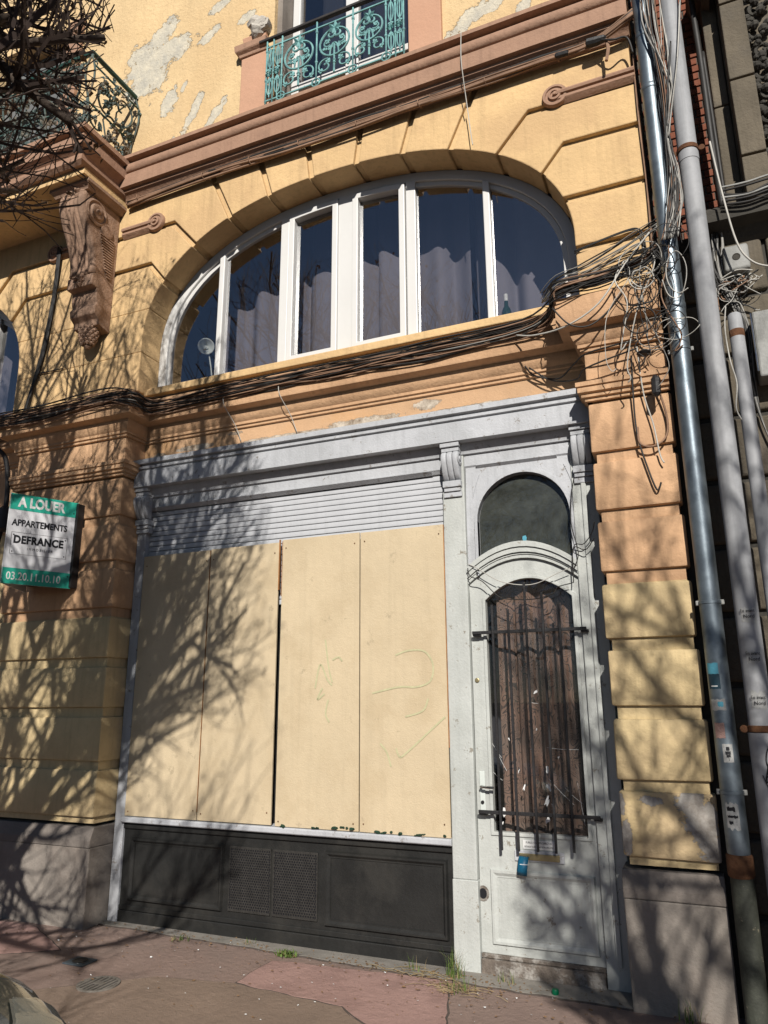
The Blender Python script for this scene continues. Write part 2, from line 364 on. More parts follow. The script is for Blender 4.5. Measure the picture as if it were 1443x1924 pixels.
# ------------------------------------------------------------------ ground
GZ = -.03
struct(MB().quad((-900, -900, GZ-.15), (900, -900, GZ-.15), (900, 900, GZ-.15), (-900, 900, GZ-.15)).build('road', 'road'))
pv = struct(MB().box(-60, 60, -6.2, .6, GZ-.3, GZ).build('pavement', 'asphalt_red'))
struct(MB().box(-60, 60, -6.35, -6.203, GZ-.3, GZ+.004).build('kerb', 'concrete', bevel=.01))
def patch(poly, z, m, label, name='pavement_patch'):
    pts = []
    n = len(poly)
    for i in range(n):
        a = Vector(poly[i]); b = Vector(poly[(i+1) % n]); k = max(2, int((b-a).length/.06))
        for j in range(k):
            p = a.lerp(b, j/k); o = noise.noise(Vector((p.x*7, p.y*7, 3.1)))*.022+noise.noise(Vector((p.x*25, p.y*25, 9.1)))*.008
            pts.append((p.x+o, p.y+o))
    out = []
    for i in range(len(pts)):       # dark tar seam round the patch
        a = Vector(pts[i-1]); b = Vector(pts[(i+1) % len(pts)]); d = (b-a).normalized(); k = .010+.008*noise.noise(Vector((pts[i][0]*9, pts[i][1]*9, 1.)))
        out.append((pts[i][0]+d.y*k, pts[i][1]-d.x*k))
    ar = sum(pts[i-1][0]*pts[i][1]-pts[i][0]*pts[i-1][1] for i in range(len(pts)))
    if ar < 0: out = [(2*p[0]-o[0], 2*p[1]-o[1]) for p, o in zip(pts, out)]
    MB().prismz(out, GZ-.02, z-.0025).build('seam', 'tar', pv)
    return MB().prismz(pts, GZ-.02, z).build(name, m, pv, label=label)
patch([(-2.79, -.30), (-1.62, -.20), (-1.42, -.9), (-1.60, -1.35), (-1.72, -1.05), (-2.05, -.80), (-2.80, -.72)], GZ+.004, 'asphalt_pink', 'pink asphalt patch in front of the door post')
patch([(-6.5, -.28), (-4.9, -.32), (-4.25, -.66), (-4.6, -.9), (-6.5, -1.3)], GZ+.004, 'asphalt_pink', 'pink asphalt patch beside the left pier')
patch([(-3.3, -.83), (-2.8, -.74), (-2.05, -.82), (-1.73, -1.07), (-1.5, -1.6), (-1.2, -3.5), (-4.6, -3.5), (-4.2, -1.6)], GZ+.006, 'asphalt_brown', 'smooth brown asphalt strip along the footway')
patch([(-4.5, .05), (-1.5, .05), (-.5, .02), (-.5, -.24), (-1.5, -.22), (-2.75, -.16), (-3.6, -.13), (-4.5, -.10)], GZ+.010, 'concrete', 'grey concrete strip below the shopfront', 'concrete_strip')

# ------------------------------------------------------------------ ochre apartment building
bld = thing('apartment_building', 'ochre painted apartment building with arched window and boarded shop below', 'building', (-2.46, 0, 0))
CX, AW, AZ, AB, AN = -2.46, 1.92, 4.75, 1.195, 2.2
def zc(u, a=AW, b=AB): return AZ+b*max(0., 1-abs(u/a)**AN)**(1/AN)
def uc(z, a=AW, b=AB): return a*max(0., 1-max(0, (z-AZ)/b)**AN)**(1/AN) if z > AZ else a
def curve(u0, z0, u1, z1, n=6):      # arch points between two points on the intrados (right half, u>0 allowed to cross 0)
    t0 = math.atan2(max(0., z0-AZ)/AB, u0/AW); t1 = math.atan2(max(0., z1-AZ)/AB, u1/AW); out = []
    for i in range(n+1):
        t = t0+(t1-t0)*i/n; c, s = math.cos(t), math.sin(t); k = (abs(c)**AN+abs(s)**AN)**(-1/AN)
        out.append((c*k*AW, AZ+s*k*AB, 'a'))
    if z0 < AZ: out[0] = (AW, z0, 'a')
    if z1 < AZ: out[-1] = (AW, z1, 'a')
    return out
def inset(poly, d):
    n = len(poly); a = sum(poly[i][0]*poly[(i+1) % n][1]-poly[(i+1) % n][0]*poly[i][1] for i in range(n))
    if a < 0: poly = poly[::-1]
    L = []
    for i in range(n):
        p, q = poly[i], poly[(i+1) % n]; e = Vector((q[0]-p[0], q[1]-p[1])); e.normalize(); nn = Vector((-e.y, e.x))
        dd = 0 if (len(p) > 2 and len(q) > 2 and set(p[2]) & set(q[2])) else d
        L.append((Vector(p[:2])+nn*dd, e))
    out = []
    for i in range(n):
        (p0, e0), (p1, e1) = L[i-1], L[i]; cr = e0.x*e1.y-e0.y*e1.x
        if abs(cr) < 1e-3: out.append((p1.x, p1.y))
        else:
            t = ((p1.x-p0.x)*e1.y-(p1.y-p0.y)*e1.x)/cr; q = p0+e0*t; out.append((q.x, q.y))
    return out
GAP = .026
TOP, BOT = 6.29, 4.28
JU = {1: (AW, 4.66), 2: (uc(5.08), 5.08), 3: (1.73, zc(1.73)), 4: (1.406, zc(1.406)), 5: (1.028, zc(1.028)), 6: (.624, zc(.624)), 7: (.21, zc(.21))}
def halves(ue):     # (lower chain, upper chain, arch) for the stacked blocks beside the arch
    H = []
    H.append(([(AW, BOT, 'ab'), (ue, BOT, 'b')], [(ue, 4.66), (AW, 4.66)], [(AW, 4.66, 'a'), (AW, BOT, 'a')]))
    H.append(([(AW, 4.66), (ue, 4.66)], [(ue, 5.08), JU[2]], curve(*JU[2], AW, 4.66)))
    e3 = [(ue, 5.53), (1.9, 5.54), JU[3]]; e4 = [(ue, 5.90), (1.66, 5.91), JU[4]]
    H.append(([JU[2], (ue, 5.08)], e3, curve(*JU[3], *JU[2])))
    H.append((e3[::-1], e4, curve(*JU[4], *JU[3])))
    H.append((e4[::-1], [(ue, TOP, 'b'), (1.25, TOP, 'b'), JU[5]], curve(*JU[5], *JU[4])))
    return [([(lo[0][0], lo[0][1], lo[0][2] if len(lo[0]) > 2 else 'a')]+lo[1:], hi, ar) for lo, hi, ar in H]
def wblock(poly, name='rusticated_block', m='ochre'):
    return MB().prism(inset(poly, GAP), -.25, .02).build(name, m, bld, bevel=.009, seg=2)
UR = -.03-CX; UM = -5.145-CX
for lo, hi, ar in halves(UR):
    poly = [(CX+p[0], *p[1:]) for p in lo+hi[:-1]+ar[:-1]]
    for i, p in enumerate(poly):
        if abs(p[0]-(-.03)) < 1e-6: poly[i] = (p[0], p[1], 'e' if len(p) < 3 or p[2] != 'b' else 'b')
    wblock(poly)
for lo, hi, ar in halves(-UM):
    right = [(CX-p[0], *p[1:]) for p in lo[:-1]]                  # from arch towards pier middle
    mid = -5.145
    mir = lambda q: [(2*mid-p[0], *p[1:]) for p in q]
    up_ = [(CX-p[0], *p[1:]) for p in hi[1:-1]]; arc_ = [(CX-p[0], *p[1:]) for p in ar[:-1]]
    poly = right+mir(right[::-1])+mir(arc_[::-1])+([] if not up_ else mir(up_[::-1]))
    # order: arch1 low inner -> ... -> arch2 low inner -> arch2 curve up -> upper chain back -> arch1 curve down
    poly = right+mir(right)[::-1]+[(2*mid-p[0], *p[1:]) for p in (arc_[1:][::-1])]+[(2*mid-arc_[0][0], arc_[0][1], 'a')]+mir(up_)[::-1]+up_+arc_
    wblock(poly)
vou = []
for k, (a, b) in enumerate(((5, 6), (6, 7))):
    for sgn in (1, -1):
        oa = {5: 1.25, 6: .735, 7: .255}[a]; ob = {5: 1.25, 6: .735, 7: .255}[b]
        poly = [(CX+sgn*p[0], *p[1:]) for p in [(*JU[a], 'a'), (oa, TOP, 'b'), (ob, TOP, 'b')]+curve(*JU[b], *JU[a])[:-1]]
        vou.append(wblock(poly, 'arch_stone'))
cv = curve(*JU[7], .0001, zc(0))[1:]
poly = [(CX+p[0], *p[1:]) for p in [(-JU[7][0], JU[7][1], 'a'), (-.255, TOP, 'b'), (.255, TOP, 'b')]+[(*JU[7], 'a')]+cv+[(-p[0], p[1], 'a') for p in cv[::-1][1:]]]
vou.append(wblock(poly, 'arch_stone'))
for o in vou: copypart(o, (-5.37, 0, 0))
# recessed wall behind the joints (arch hole slightly wider)
bw = MB()
n = 48
for c in (CX, CX-5.37):
    o_, i_ = [], []
    for i in range(n+1):
        t = math.pi*(1-i/n); cc, ss = math.cos(t), math.sin(t); k = (abs(cc)**AN+abs(ss)**AN)**(-1/AN)
        x = c+cc*k*(AW+.022); z = AZ+ss*k*(AB+.022); i_.append((x, z)); o_.append((x, 6.5))
    bw.ring(o_, i_, -.215, .025)
bw.box(CX+AW+.022, -.05, -.215, .025, 4.2, 6.5).box(CX-5.37+AW+.022, CX-AW-.022, -.215, .025, 4.2, 6.5)
bw.build('wall_backing', 'ochre', bld)
# upper storey wall with window opening
WL, WR = -3.10, -1.75
MB().box(-5.75, WL, -.25, .3, 6.5, 13).box(WR, -.03, -.25, .3, 6.5, 13).box(-11, -6.95, -.25, .3, 6.5, 13).box(-6.95, -5.75, -.25, .3, 8.9, 13).build('upper_wall', 'ochre_peel', bld)
# upper cornice
uprof = [(0, 6.27), (.02, 6.275), (.035, 6.30), (.06, 6.33), (.085, 6.345), (.085, 6.372), (.125, 6.375), (.125, 6.505), (.105, 6.512), (.105, 6.535), (.118, 6.54), (.132, 6.565), (.136, 6.59), (.130, 6.615), (.105, 6.632), (.075, 6.636), (.075, 6.662), (.155, 6.664), (.155, 6.70), (.13, 6.71), (0, 6.73)]
cpath = [(-9.5, -.25)]+[(-9.5+.35*i, -.25+noise.noise(Vector((i*1.7, 0, 0)))*.004) for i in range(1, 27)]+[(-.04, -.25)]
MB().sweep(uprof, cpath).build('cornice', 'pinkstone', bld, smooth=True, label='worn pink stone cornice above the arch')
# mid cornice breaking forward over the piers
mprof = [(0, 3.86), (.018, 3.865), (.018, 3.885), (.032, 3.89), (.032, 3.912), (.05, 3.93), (.062, 3.96), (.07, 3.985), (.07, 4.0), (.11, 4.005), (.14, 4.02), (.145, 4.035), (.145, 4.215), (.12, 4.235), (0, 4.30)]
mp_ = [(-9.5, 0), (-5.75, 0), (-5.75, -.25), (-4.46, -.25), (-4.46, 0), (-.545, 0), (-.545, -.25), (-.035, -.25)]
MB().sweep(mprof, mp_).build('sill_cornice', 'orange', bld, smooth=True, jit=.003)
# frieze between shopfront and cornice
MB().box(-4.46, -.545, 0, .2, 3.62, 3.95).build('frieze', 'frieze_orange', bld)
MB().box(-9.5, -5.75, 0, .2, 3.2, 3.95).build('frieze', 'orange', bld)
MB().box(-11, -5.76, .03, .2, GZ-.05, 3.25).build('bay_infill', 'cream', bld)
# pilasters: rusticated blocks around a core
tops = [3.494, 3.086, 2.697, 2.296, 1.892, 1.494, 1.093]; bots = [3.16, 2.772, 2.376, 1.965, 1.567, 1.157, .743]
for x0, x1, side in ((-.545, -.03, 'right'), (-5.75, -4.46, 'left')):
    e0 = x0+.030; e1 = x1-.022
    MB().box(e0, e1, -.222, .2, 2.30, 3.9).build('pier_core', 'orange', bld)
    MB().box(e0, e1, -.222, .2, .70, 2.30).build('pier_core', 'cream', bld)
    MB().box(x0+.004, x1-.004, -.246, .2, 3.62, 3.89).build('pier_neck', 'orange', bld, bevel=.006)
    for k, (t, b_) in enumerate(zip(tops, bots)):
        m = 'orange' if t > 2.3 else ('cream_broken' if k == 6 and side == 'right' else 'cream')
        mb = MB().box(x0, x1, -.25, .19, b_, t)
        mb.build('rusticated_block', m, bld, bevel=.016, seg=2, jit=.009, smooth=True)
    cap = [(0, 3.505), (.012, 3.51), (.012, 3.53), (.03, 3.535), (.03, 3.556), (.05, 3.565), (.05, 3.60), (.062, 3.605), (.062, 3.635), (0, 3.66)]
    MB().sweep(cap, [(x0, .1), (x0, -.25), (x1, -.25)] + ([(x1, .1)] if side == 'left' else [])).build('pier_cap', 'orange', bld, smooth=True, jit=.004)
    # plinth
    MB().box(x0-.012, x1+.0, -.262, .2, GZ-.05, .53).build('plinth_stone', 'plinth', bld, bevel=.008, jit=.003)
    MB().prismx([(.2, .532), (-.268, .532), (-.268, .585), (-.232, .675), (.2, .675)], x0-.016, x1+.0).build('plinth_cap', 'plinth_top', bld, bevel=.005)
# string bands with volutes
def stringband(xa, xb, volx, sgn, name='string_band'):
    z0, z1 = 5.885, 5.995
    prof = [(-.25, z0), (-.262, z0+.01), (-.285, z0+.035), (-.285, z0+.055), (-.275, z0+.058), (-.275, z0+.066), (-.295, z0+.07), (-.30, z0+.088), (-.285, z1), (-.25, z1+.004)]
    mb = MB().prismx(prof, min(xa, xb), max(xa, xb))
    c = (volx, -.25, 5.965)
    mb.lathe([(.095, 0), (.095, -.022), (.088, -.034), (.07, -.036), (.066, -.026), (.05, -.026), (.046, -.042), (.03, -.044), (.026, -.032), (.014, -.032), (.012, -.05), (.002, -.052)], c, 22, 'y')
    mb.build(name, 'pinkstone', bld, smooth=True, label='pink string band ending in a small volute')
stringband(-.60, -.035, -.60, 1); stringband(-4.70, -4.31, -4.31, 1); stringband(-5.10, -5.57, -5.57, -1)

# ------------------------------------------------------------------ arched window (part of the building)
def inner(c, off, zb, n=40, u0=None, u1=None):
    a, b = AW-off, AB-off; u0 = -a if u0 is None else u0; u1 = a if u1 is None else u1
    pts = []
    for i in range(n+1):
        t = math.pi*(1-i/n); cc, ss = math.cos(t), math.sin(t); k = (abs(cc)**AN+abs(ss)**AN)**(-1/AN)
        pts.append((cc*k*a, AZ+ss*k*b))
    pts = [p for p in pts if u0+1e-4 < p[0] < u1-1e-4]
    pts = [(u0, AZ+b*max(0, 1-abs(u0/a)**AN)**(1/AN))]+pts+[(u1, AZ+b*max(0, 1-abs(u1/a)**AN)**(1/AN))]
    return [(c+u, z) for u, z in [(u0, zb)]+pts+[(u1, zb)]]
def make_window(c):
    zb = 4.33
    o_ = inner(c, 0., zb); i_ = inner(c, .085, zb)
    m_ = min(len(o_), len(i_)); 
    f = MB(); f.ring(o_[:m_], i_[:m_], .0, .07); f.box(c-AW, c+AW, .002, .07, zb, zb+.06)
    win = f.build('window', 'white_upvc', bld, bevel=.006)
    f2 = MB().ring(inner(c, .085, zb)[:m_], inner(c, .125, zb)[:m_], .022, .06); f2.build('inner_frame', 'white_upvc', win, bevel=.004)
    for u, wd in ((-1.26, .028), (1.24, .028)):
        MB().prism([(c+u-wd, zb+.05), (c+u+wd, zb+.05), (c+u+wd, zc(u+wd, AW-.08, AB-.08)), (c+u-wd, zc(u-wd, AW-.08, AB-.08))], -.012, .06).build('mullion', 'white_upvc', win, bevel=.008)
    for u, wd in ((-.60, .042), (.60, .042)):
        s = 1 if u > 0 else -1
        MB().prism([(c+u-wd, zb+.05), (c+u+wd, zb+.05), (c+u+wd, zc(u+wd, AW-.08, AB-.08)), (c+u-wd, zc(u-wd, AW-.08, AB-.08))], -.006, .06).build('mullion', 'white_upvc', win, bevel=.006)
    MB().prism([(c-.07, zb+.05), (c+.07, zb+.05), (c+.07, zc(.07, AW-.08, AB-.08)), (c-.07, zc(.07, AW-.08, AB-.08))], -.004, .06).build('mullion', 'white_upvc', win, bevel=.006)
    for (a, b) in ((-.55, -.07), (.07, .55)):      # opening sashes with their own frames
        w_ = .052
        out = inner(c, .10, zb+.055, 40, a, b); inn = inner(c, .10+w_, zb+.055+w_, 40, a+w_, b-w_)
        k = 14
        def resamp(p):
            q = []; L = [0]
            for i in range(len(p)-3): L.append(L[-1]+1)
            mid = p[1:-1]; 
            for j in range(k):
                t = j/(k-1)*(len(mid)-1); i = min(int(t), len(mid)-2); fr = t-i
                q.append((mid[i][0]+(mid[i+1][0]-mid[i][0])*fr, mid[i][1]+(mid[i+1][1]-mid[i][1])*fr))
            return [p[0]]+q+[p[-1]]
        MB().ring(resamp(out), resamp(inn), -.022, .05, closed=True).build('sash', 'white_upvc', win, bevel=.007)
    for (a, b) in ((-1.80, -1.22), (-1.30, -.58), (-.56, -.05), (.05, .56), (.58, 1.28), (1.20, 1.80)):
        p = inner(c, .11, zb+.04, 40, a, b)
        MB().prism(p, .036, .038).build('pane', 'glass', win)
    for u in (-1.03, -.35): # small vents on the head
        pass
    return win
win1 = make_window(CX)
copypart(win1, (-5.37, 0, 0))
MB().box(CX-AW-.01, CX+AW+.01, -.16, .03, 4.262, 4.328).build('window_sill', 'ochre', bld, bevel=.008, jit=.003)
MB().box(CX-5.37-AW, CX-5.37+AW, -.16, .03, 4.262, 4.328).build('window_sill', 'ochre', bld, bevel=.008)
# room behind, walls coloured near-black so the glass shows dark
def room(x0, x1, y0, y1, z0, z1):
    return MB().quad((x0, y1, z0), (x1, y1, z0), (x1, y1, z1), (x0, y1, z1)).quad((x0, y0, z0), (x0, y1, z0), (x0, y1, z1), (x0, y0, z1)).quad((x1, y0, z0), (x1, y1, z0), (x1, y1, z1), (x1, y0, z1)).quad((x0, y0, z0), (x1, y0, z0), (x1, y1, z0), (x0, y1, z0)).quad((x0, y0, z1), (x1, y0, z1), (x1, y1, z1), (x0, y1, z1)).build('room_wall', 'room', bld, fix=False)
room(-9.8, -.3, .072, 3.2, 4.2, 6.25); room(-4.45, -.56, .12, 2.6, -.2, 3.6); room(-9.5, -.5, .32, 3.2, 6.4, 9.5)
def curtain(x0, x1, y, z0, z1, waves, amp, name, label, m='curtain', group=None, hooks=None):
    r = random.Random(int(abs(x0)*100)); nx = 90; nz = 8; v = []; f = []
    ph = [r.uniform(0, 6.3) for _ in range(3)]
    for i in range(nx+1):
        t = i/nx; x = x0+(x1-x0)*t
        d = amp*(.75*math.sin(t*waves*6.283+ph[0]+.8*math.sin(t*5+ph[1]))+.16*math.sin(t*waves*2.3*6.283+ph[2]))
        xx = x+amp*.35*math.cos(t*waves*6.283+ph[0])
        for j in range(nz+1):
            q = j/nz; v.append((xx, y+d*(1-.25*q)+noise.noise(Vector((x*3, q*3, x0)))*.012, z0+(z1-z0)*q))
    for i in range(nx):
        for j in range(nz):
            a = i*(nz+1)+j; f.append((a, a+nz+1, a+nz+2, a+1))
    mb = MB(); mb.add(v, f); o = mb.build(name, m, None, smooth='all', fix=False); return tag(o, label, 'curtain', group or 'curtains behind the windows')
curtain(-4.02, -3.30, .47, 4.34, 6.05, 2.1, .075, 'curtain', 'grey curtain hanging at the left of the arched window')
curtain(-3.22, -2.36, .47, 4.34, 6.05, 2.4, .075, 'curtain', 'grey curtain hanging left of the arched window centre')
curtain(-2.30, -1.47, .45, 4.34, 6.05, 2.2, .08, 'curtain', 'grey curtain hanging right of the arched window centre')
curtain(-1.42, -.58, .45, 4.34, 6.05, 2.0, .08, 'curtain', 'grey curtain hanging behind the green bottle')
curtain(-8.6, -6.0, .36, 4.34, 6.05, 8, .075, 'curtain', 'grey curtain in the neighbouring arched window at the left edge')
curtain(-2.9, -1.9, .38, 6.75, 9.3, 4, .05, 'curtain', 'dark curtain in the upper window behind the turquoise railing', 'room')
curtain(-1.30, -.82, .14, .6, 2.46, 3.4, .04, 'curtain', 'brown patterned curtain behind the barred door glass', 'patterned_curtain')

# ------------------------------------------------------------------ upper window with stone jambs and iron guard
for x0, x1, z1 in ((-3.42, -3.102, 7.44), (WR+.002, -1.46, 9.4)):
    MB().box(x0, x1, -.292, -.05, 6.70, z1).build('window_jamb', 'pinkstone_light', bld, bevel=.008, jit=.003)
MB().sweep([(0, 7.44), (.012, 7.445), (.02, 7.47), (.045, 7.49), (.05, 7.50), (.05, 7.56), (0, 7.57)], [(-3.42, -.1), (-3.42, -.292), (-3.13, -.292)]).build('jamb_cap', 'pinkstone', bld, jit=.01)
MB().box(-3.40, -3.16, -.30, -.1, 7.562, 7.66).build('jamb_cap', 'pinkstone_light', bld, bevel=.01, jit=.03)
rb = MB()
for i in range(9):
    a = rnd.uniform(0, 6.28); rr = rnd.uniform(.05, .1); cx, cy, cz = -3.25+rnd.uniform(-.08, .08), -.30+rnd.uniform(-.03, .03), 7.74+rnd.uniform(-.07, .08)
    rb.lathe([(.01, -rr), (rr*.8, -rr*.6), (rr, 0), (rr*.7, rr*.6), (.01, rr)], (cx, cy, cz), 7)
rb.build('broken_stone', 'rubble', bld, jit=.06, label='broken grey rubble on the left jamb')
MB().box(-3.10, -3.045, -.2, .2, 6.70, 9.4).build('window_reveal', 'plinth', bld)
MB().box(WL, WR, -.25, .3, 6.6, 6.735).build('upper_sill', 'pinkstone_light', bld)
uw = MB().box(-3.04, -2.96, -.02, .05, 6.74, 9.4).box(-1.85, -1.752, -.02, .05, 6.74, 9.4).box(-2.47, -2.34, -.02, .05, 6.74, 9.4).box(-2.96, -2.47, -.018, .05, 6.74, 6.85).box(-2.34, -1.85, -.018, .05, 6.74, 6.85).box(-2.96, -2.47, -.018, .05, 7.17, 7.24).box(-2.34, -1.85, -.018, .05, 7.17, 7.24).build('window', 'white_upvc', bld, bevel=.008)
MB().box(-2.97, -2.46, .01, .012, 6.8, 9.4).build('pane', 'glass', uw); MB().box(-2.35, -1.84, .01, .012, 6.8, 9.4).build('pane', 'glass', uw)
# iron guard
guard = MB().box(-3.20, -1.70, -.345, -.305, 7.485, 7.512).build('window_guard', 'rail_dark', bld, bevel=.006, label='turquoise wrought iron window guard with dark top rail')
GY = -.325; GX0, GX1, GB, GT = -3.125, -1.765, 6.79, 7.485
def iron(paths, name, parent, m='verdigris', r=.0075, y=GY):
    mb = MB()
    for p in paths:
        rr = r
        if isinstance(p, tuple) and len(p) == 2 and isinstance(p[1], float): p, rr = p
        mb.tube([(q[0], y+(q[2] if len(q) > 2 else 0), q[1]) for q in p], rr, 6)
    return mb.build(name, m, parent, smooth='all')
def blossom(mb, x, z, r, y=GY, k=6):
    for j in range(k):
        a = 6.283*j/k+.3; c = (x+math.cos(a)*r*.6, y-.01, z+math.sin(a)*r*.6)
        mb.add([(c[0]+math.cos(a)*r*.5, y-.022, c[2]+math.sin(a)*r*.5), (c[0]-math.sin(a)*r*.32, y-.008, c[2]+math.cos(a)*r*.32), (x, y-.012, z), (c[0]+math.sin(a)*r*.32, y-.008, c[2]-math.cos(a)*r*.32), (c[0], y-.028, c[2])], [(0, 1, 4), (1, 2, 4), (2, 3, 4), (3, 0, 4)])
def leafy(mb, x, z, r, ang, y=GY):
    # trefoil leaf with thickness
    for da, s in ((0, 1.), (70, .72), (-70, .72)):
        a = R(ang+da); ux, uz = math.cos(a), math.sin(a); px_, pz_ = -uz, ux; L = r*s; wd = r*.36*s
        pts = [(0, 0), (.35, 1), (.75, .8), (1, 0), (.75, -.8), (.35, -1)]
        q = [(x+ux*L*t+px_*wd*b, z+uz*L*t+pz_*wd*b) for t, b in pts]
        k = len(mb.v); mb.v += [(a_, y-.006, b_) for a_, b_ in q]+[(a_, y+.006, b_) for a_, b_ in q]
        mb.f += [tuple(k+i for i in range(6)), tuple(k+11-i for i in range(6))]+[(k+i, k+i+6, k+(i+1) % 6+6, k+(i+1) % 6) for i in range(6)]
for z in (GB+.03, GT-.075): MB().box(GX0, GX1, GY-.006, GY+.006, z-.006, z+.006).build('guard_rail', 'verdigris', guard)
bays = [(-2.93, -2.57), (-2.57, -2.21), (-2.21, -1.94)]
posts = [GX0+.01, -3.045, -2.955, -2.60, -2.245, -1.935, -1.85, GX1-.01]
for x in posts:
    MB().tube([(x, GY, GB-.06), (x, GY, GT)], .0085, 6).lathe([(.001, -.02), (.014, -.008), (.014, .008), (.001, .02)], (x, GY, GB+.25), 8).lathe([(.001, -.02), (.014, -.008), (.014, .008), (.001, .02)], (x, GY, GT-.12), 8).build('guard_post', 'verdigris', guard, smooth='all')
for (a, b) in ((-2.955, -2.60), (-2.60, -2.245), (-2.245, -1.935)):
    c = (a+b)/2; rr = (b-a)*.40; zz = 7.19; mb = MB()
    def T(p, r_=.0085): mb.tube([(q[0], GY-.004, q[1]) for q in p], r_, 6)
    for s in (1, -1):
        T([(c+s*(x-c), z) for x, z in spiral(c, zz, rr, rr, -90, 82, 14)]+[(c+s*(x-c), z) for x, z in spiral(c+rr*.25, zz+rr*.62, rr*.38, rr*.1, 80, 420, 14)], .010)
        T([(c+s*(x-c), z) for x, z in arcpts(c, zz-rr*.98, rr*.30, rr*.9, 0, 85, 6)], .008)
        T([(c+s*(x-c), z) for x, z in spiral(c+rr*.62, zz-rr*1.62, rr*.55, rr*.12, 110, -300, 18)], .008)
        T([(c+s*(x-c), z) for x, z in spiral(c+rr*.5, zz+rr*.05, rr*.30, rr*.08, -140, 200, 12)], .007)
        for (lx, lz, la) in ((.42, .15, 40), (.55, -.25, -20), (.25, -.4, 60)): leafy(mb, c+s*rr*lx, zz+rr*lz, rr*.30, la if s > 0 else 180-la)
        for (lx, lz, la) in ((.45, -1.35, 120), (.85, -1.9, 20)): leafy(mb, c+s*rr*lx, zz+rr*lz, rr*.28, la if s > 0 else 180-la)
    T([(c, zz-rr*2.3), (c, zz-rr*.2)], .009); blossom(mb, c, zz+rr*1.0, rr*.45)
    mb.lathe([(.002, -.03), (.018, -.015), (.01, 0), (.02, .015), (.004, .04)], (c, GY, zz-rr*1.5), 8)
    mb.build('guard_scroll', 'verdigris', guard, smooth=True, fix=False)
for x in (-3.08, -3.0, -1.89, -1.81):
    mb = MB()
    for s in (1, -1): mb.tube([(x+s*abs(q[0]), GY, q[1]) for q in arcpts(0, 7.28, .022, .10, -90, 90, 8)], .006, 5).tube([(x+s*abs(q[0]), GY, q[1]) for q in arcpts(0, 6.97, .026, .09, -90, 90, 8)], .006, 5)
    mb.tube([(x, GY, 6.85), (x, GY, 7.4)], .006, 5); blossom(mb, x, 7.1, .035); leafy(mb, x, 7.02, .04, 90); leafy(mb, x, 7.16, .04, -90)
    mb.build('guard_scroll', 'verdigris', guard, fix=False)
for x in (-2.955, -2.60, -2.245, -1.935):
    mb = MB().tube([(q[0], GY-.006, q[1]) for q in arcpts(x, GB+.03, .04, .04, 0, 360, 16)], .007, 6)
    for d in (-.02, .02): mb.lathe([(.001, -.008), (.01, 0), (.001, .008)], (x+d, GY-.006, GB+.03), 6)
    mb.build('guard_ring', 'verdigris', guard, smooth='all')

# ------------------------------------------------------------------ balcony (left) with console
BX = -4.72
slab = MB().sweep([(0, 6.30), (.015, 6.30), (.05, 6.33), (.05, 6.36), (.02, 6.375), (.02, 6.42), (.05, 6.45), (.085, 6.47), (.085, 6.56), (.07, 6.57), (.07, 6.595), (.115, 6.60), (.115, 6.65), (0, 6.655)], [(-9.5, -.82), (BX, -.82), (BX, -.2)])
slab.box(-9.5, BX, -.82, -.24, 6.302, 6.654)
balcony = slab.build('balcony', 'pinkstone', bld, smooth=True, jit=.004, label='pink stone balcony slab at the upper left')
MB().box(-9.5, BX+.02, -.80, -.24, 6.24, 6.299).build('balcony_soffit', 'ochre', balcony)
MB().sweep([(0, 6.16), (.02, 6.16), (.035, 6.19), (.06, 6.21), (.06, 6.238), (0, 6.239)], [(-5.12, -.25), (-5.12, -.68), (-4.76, -.68), (-4.76, -.25)]).box(-5.12, -4.76, -.68, -.25, 6.16, 6.239).build('console_cap', 'carved', balcony, smooth=True)
def bombe(t): return -.02+.075*math.sin(math.pi*min(1, (1-t)*1.5))*(1 if t < .34 or True else 1)
RZ0, RZ1 = 6.68, 7.52
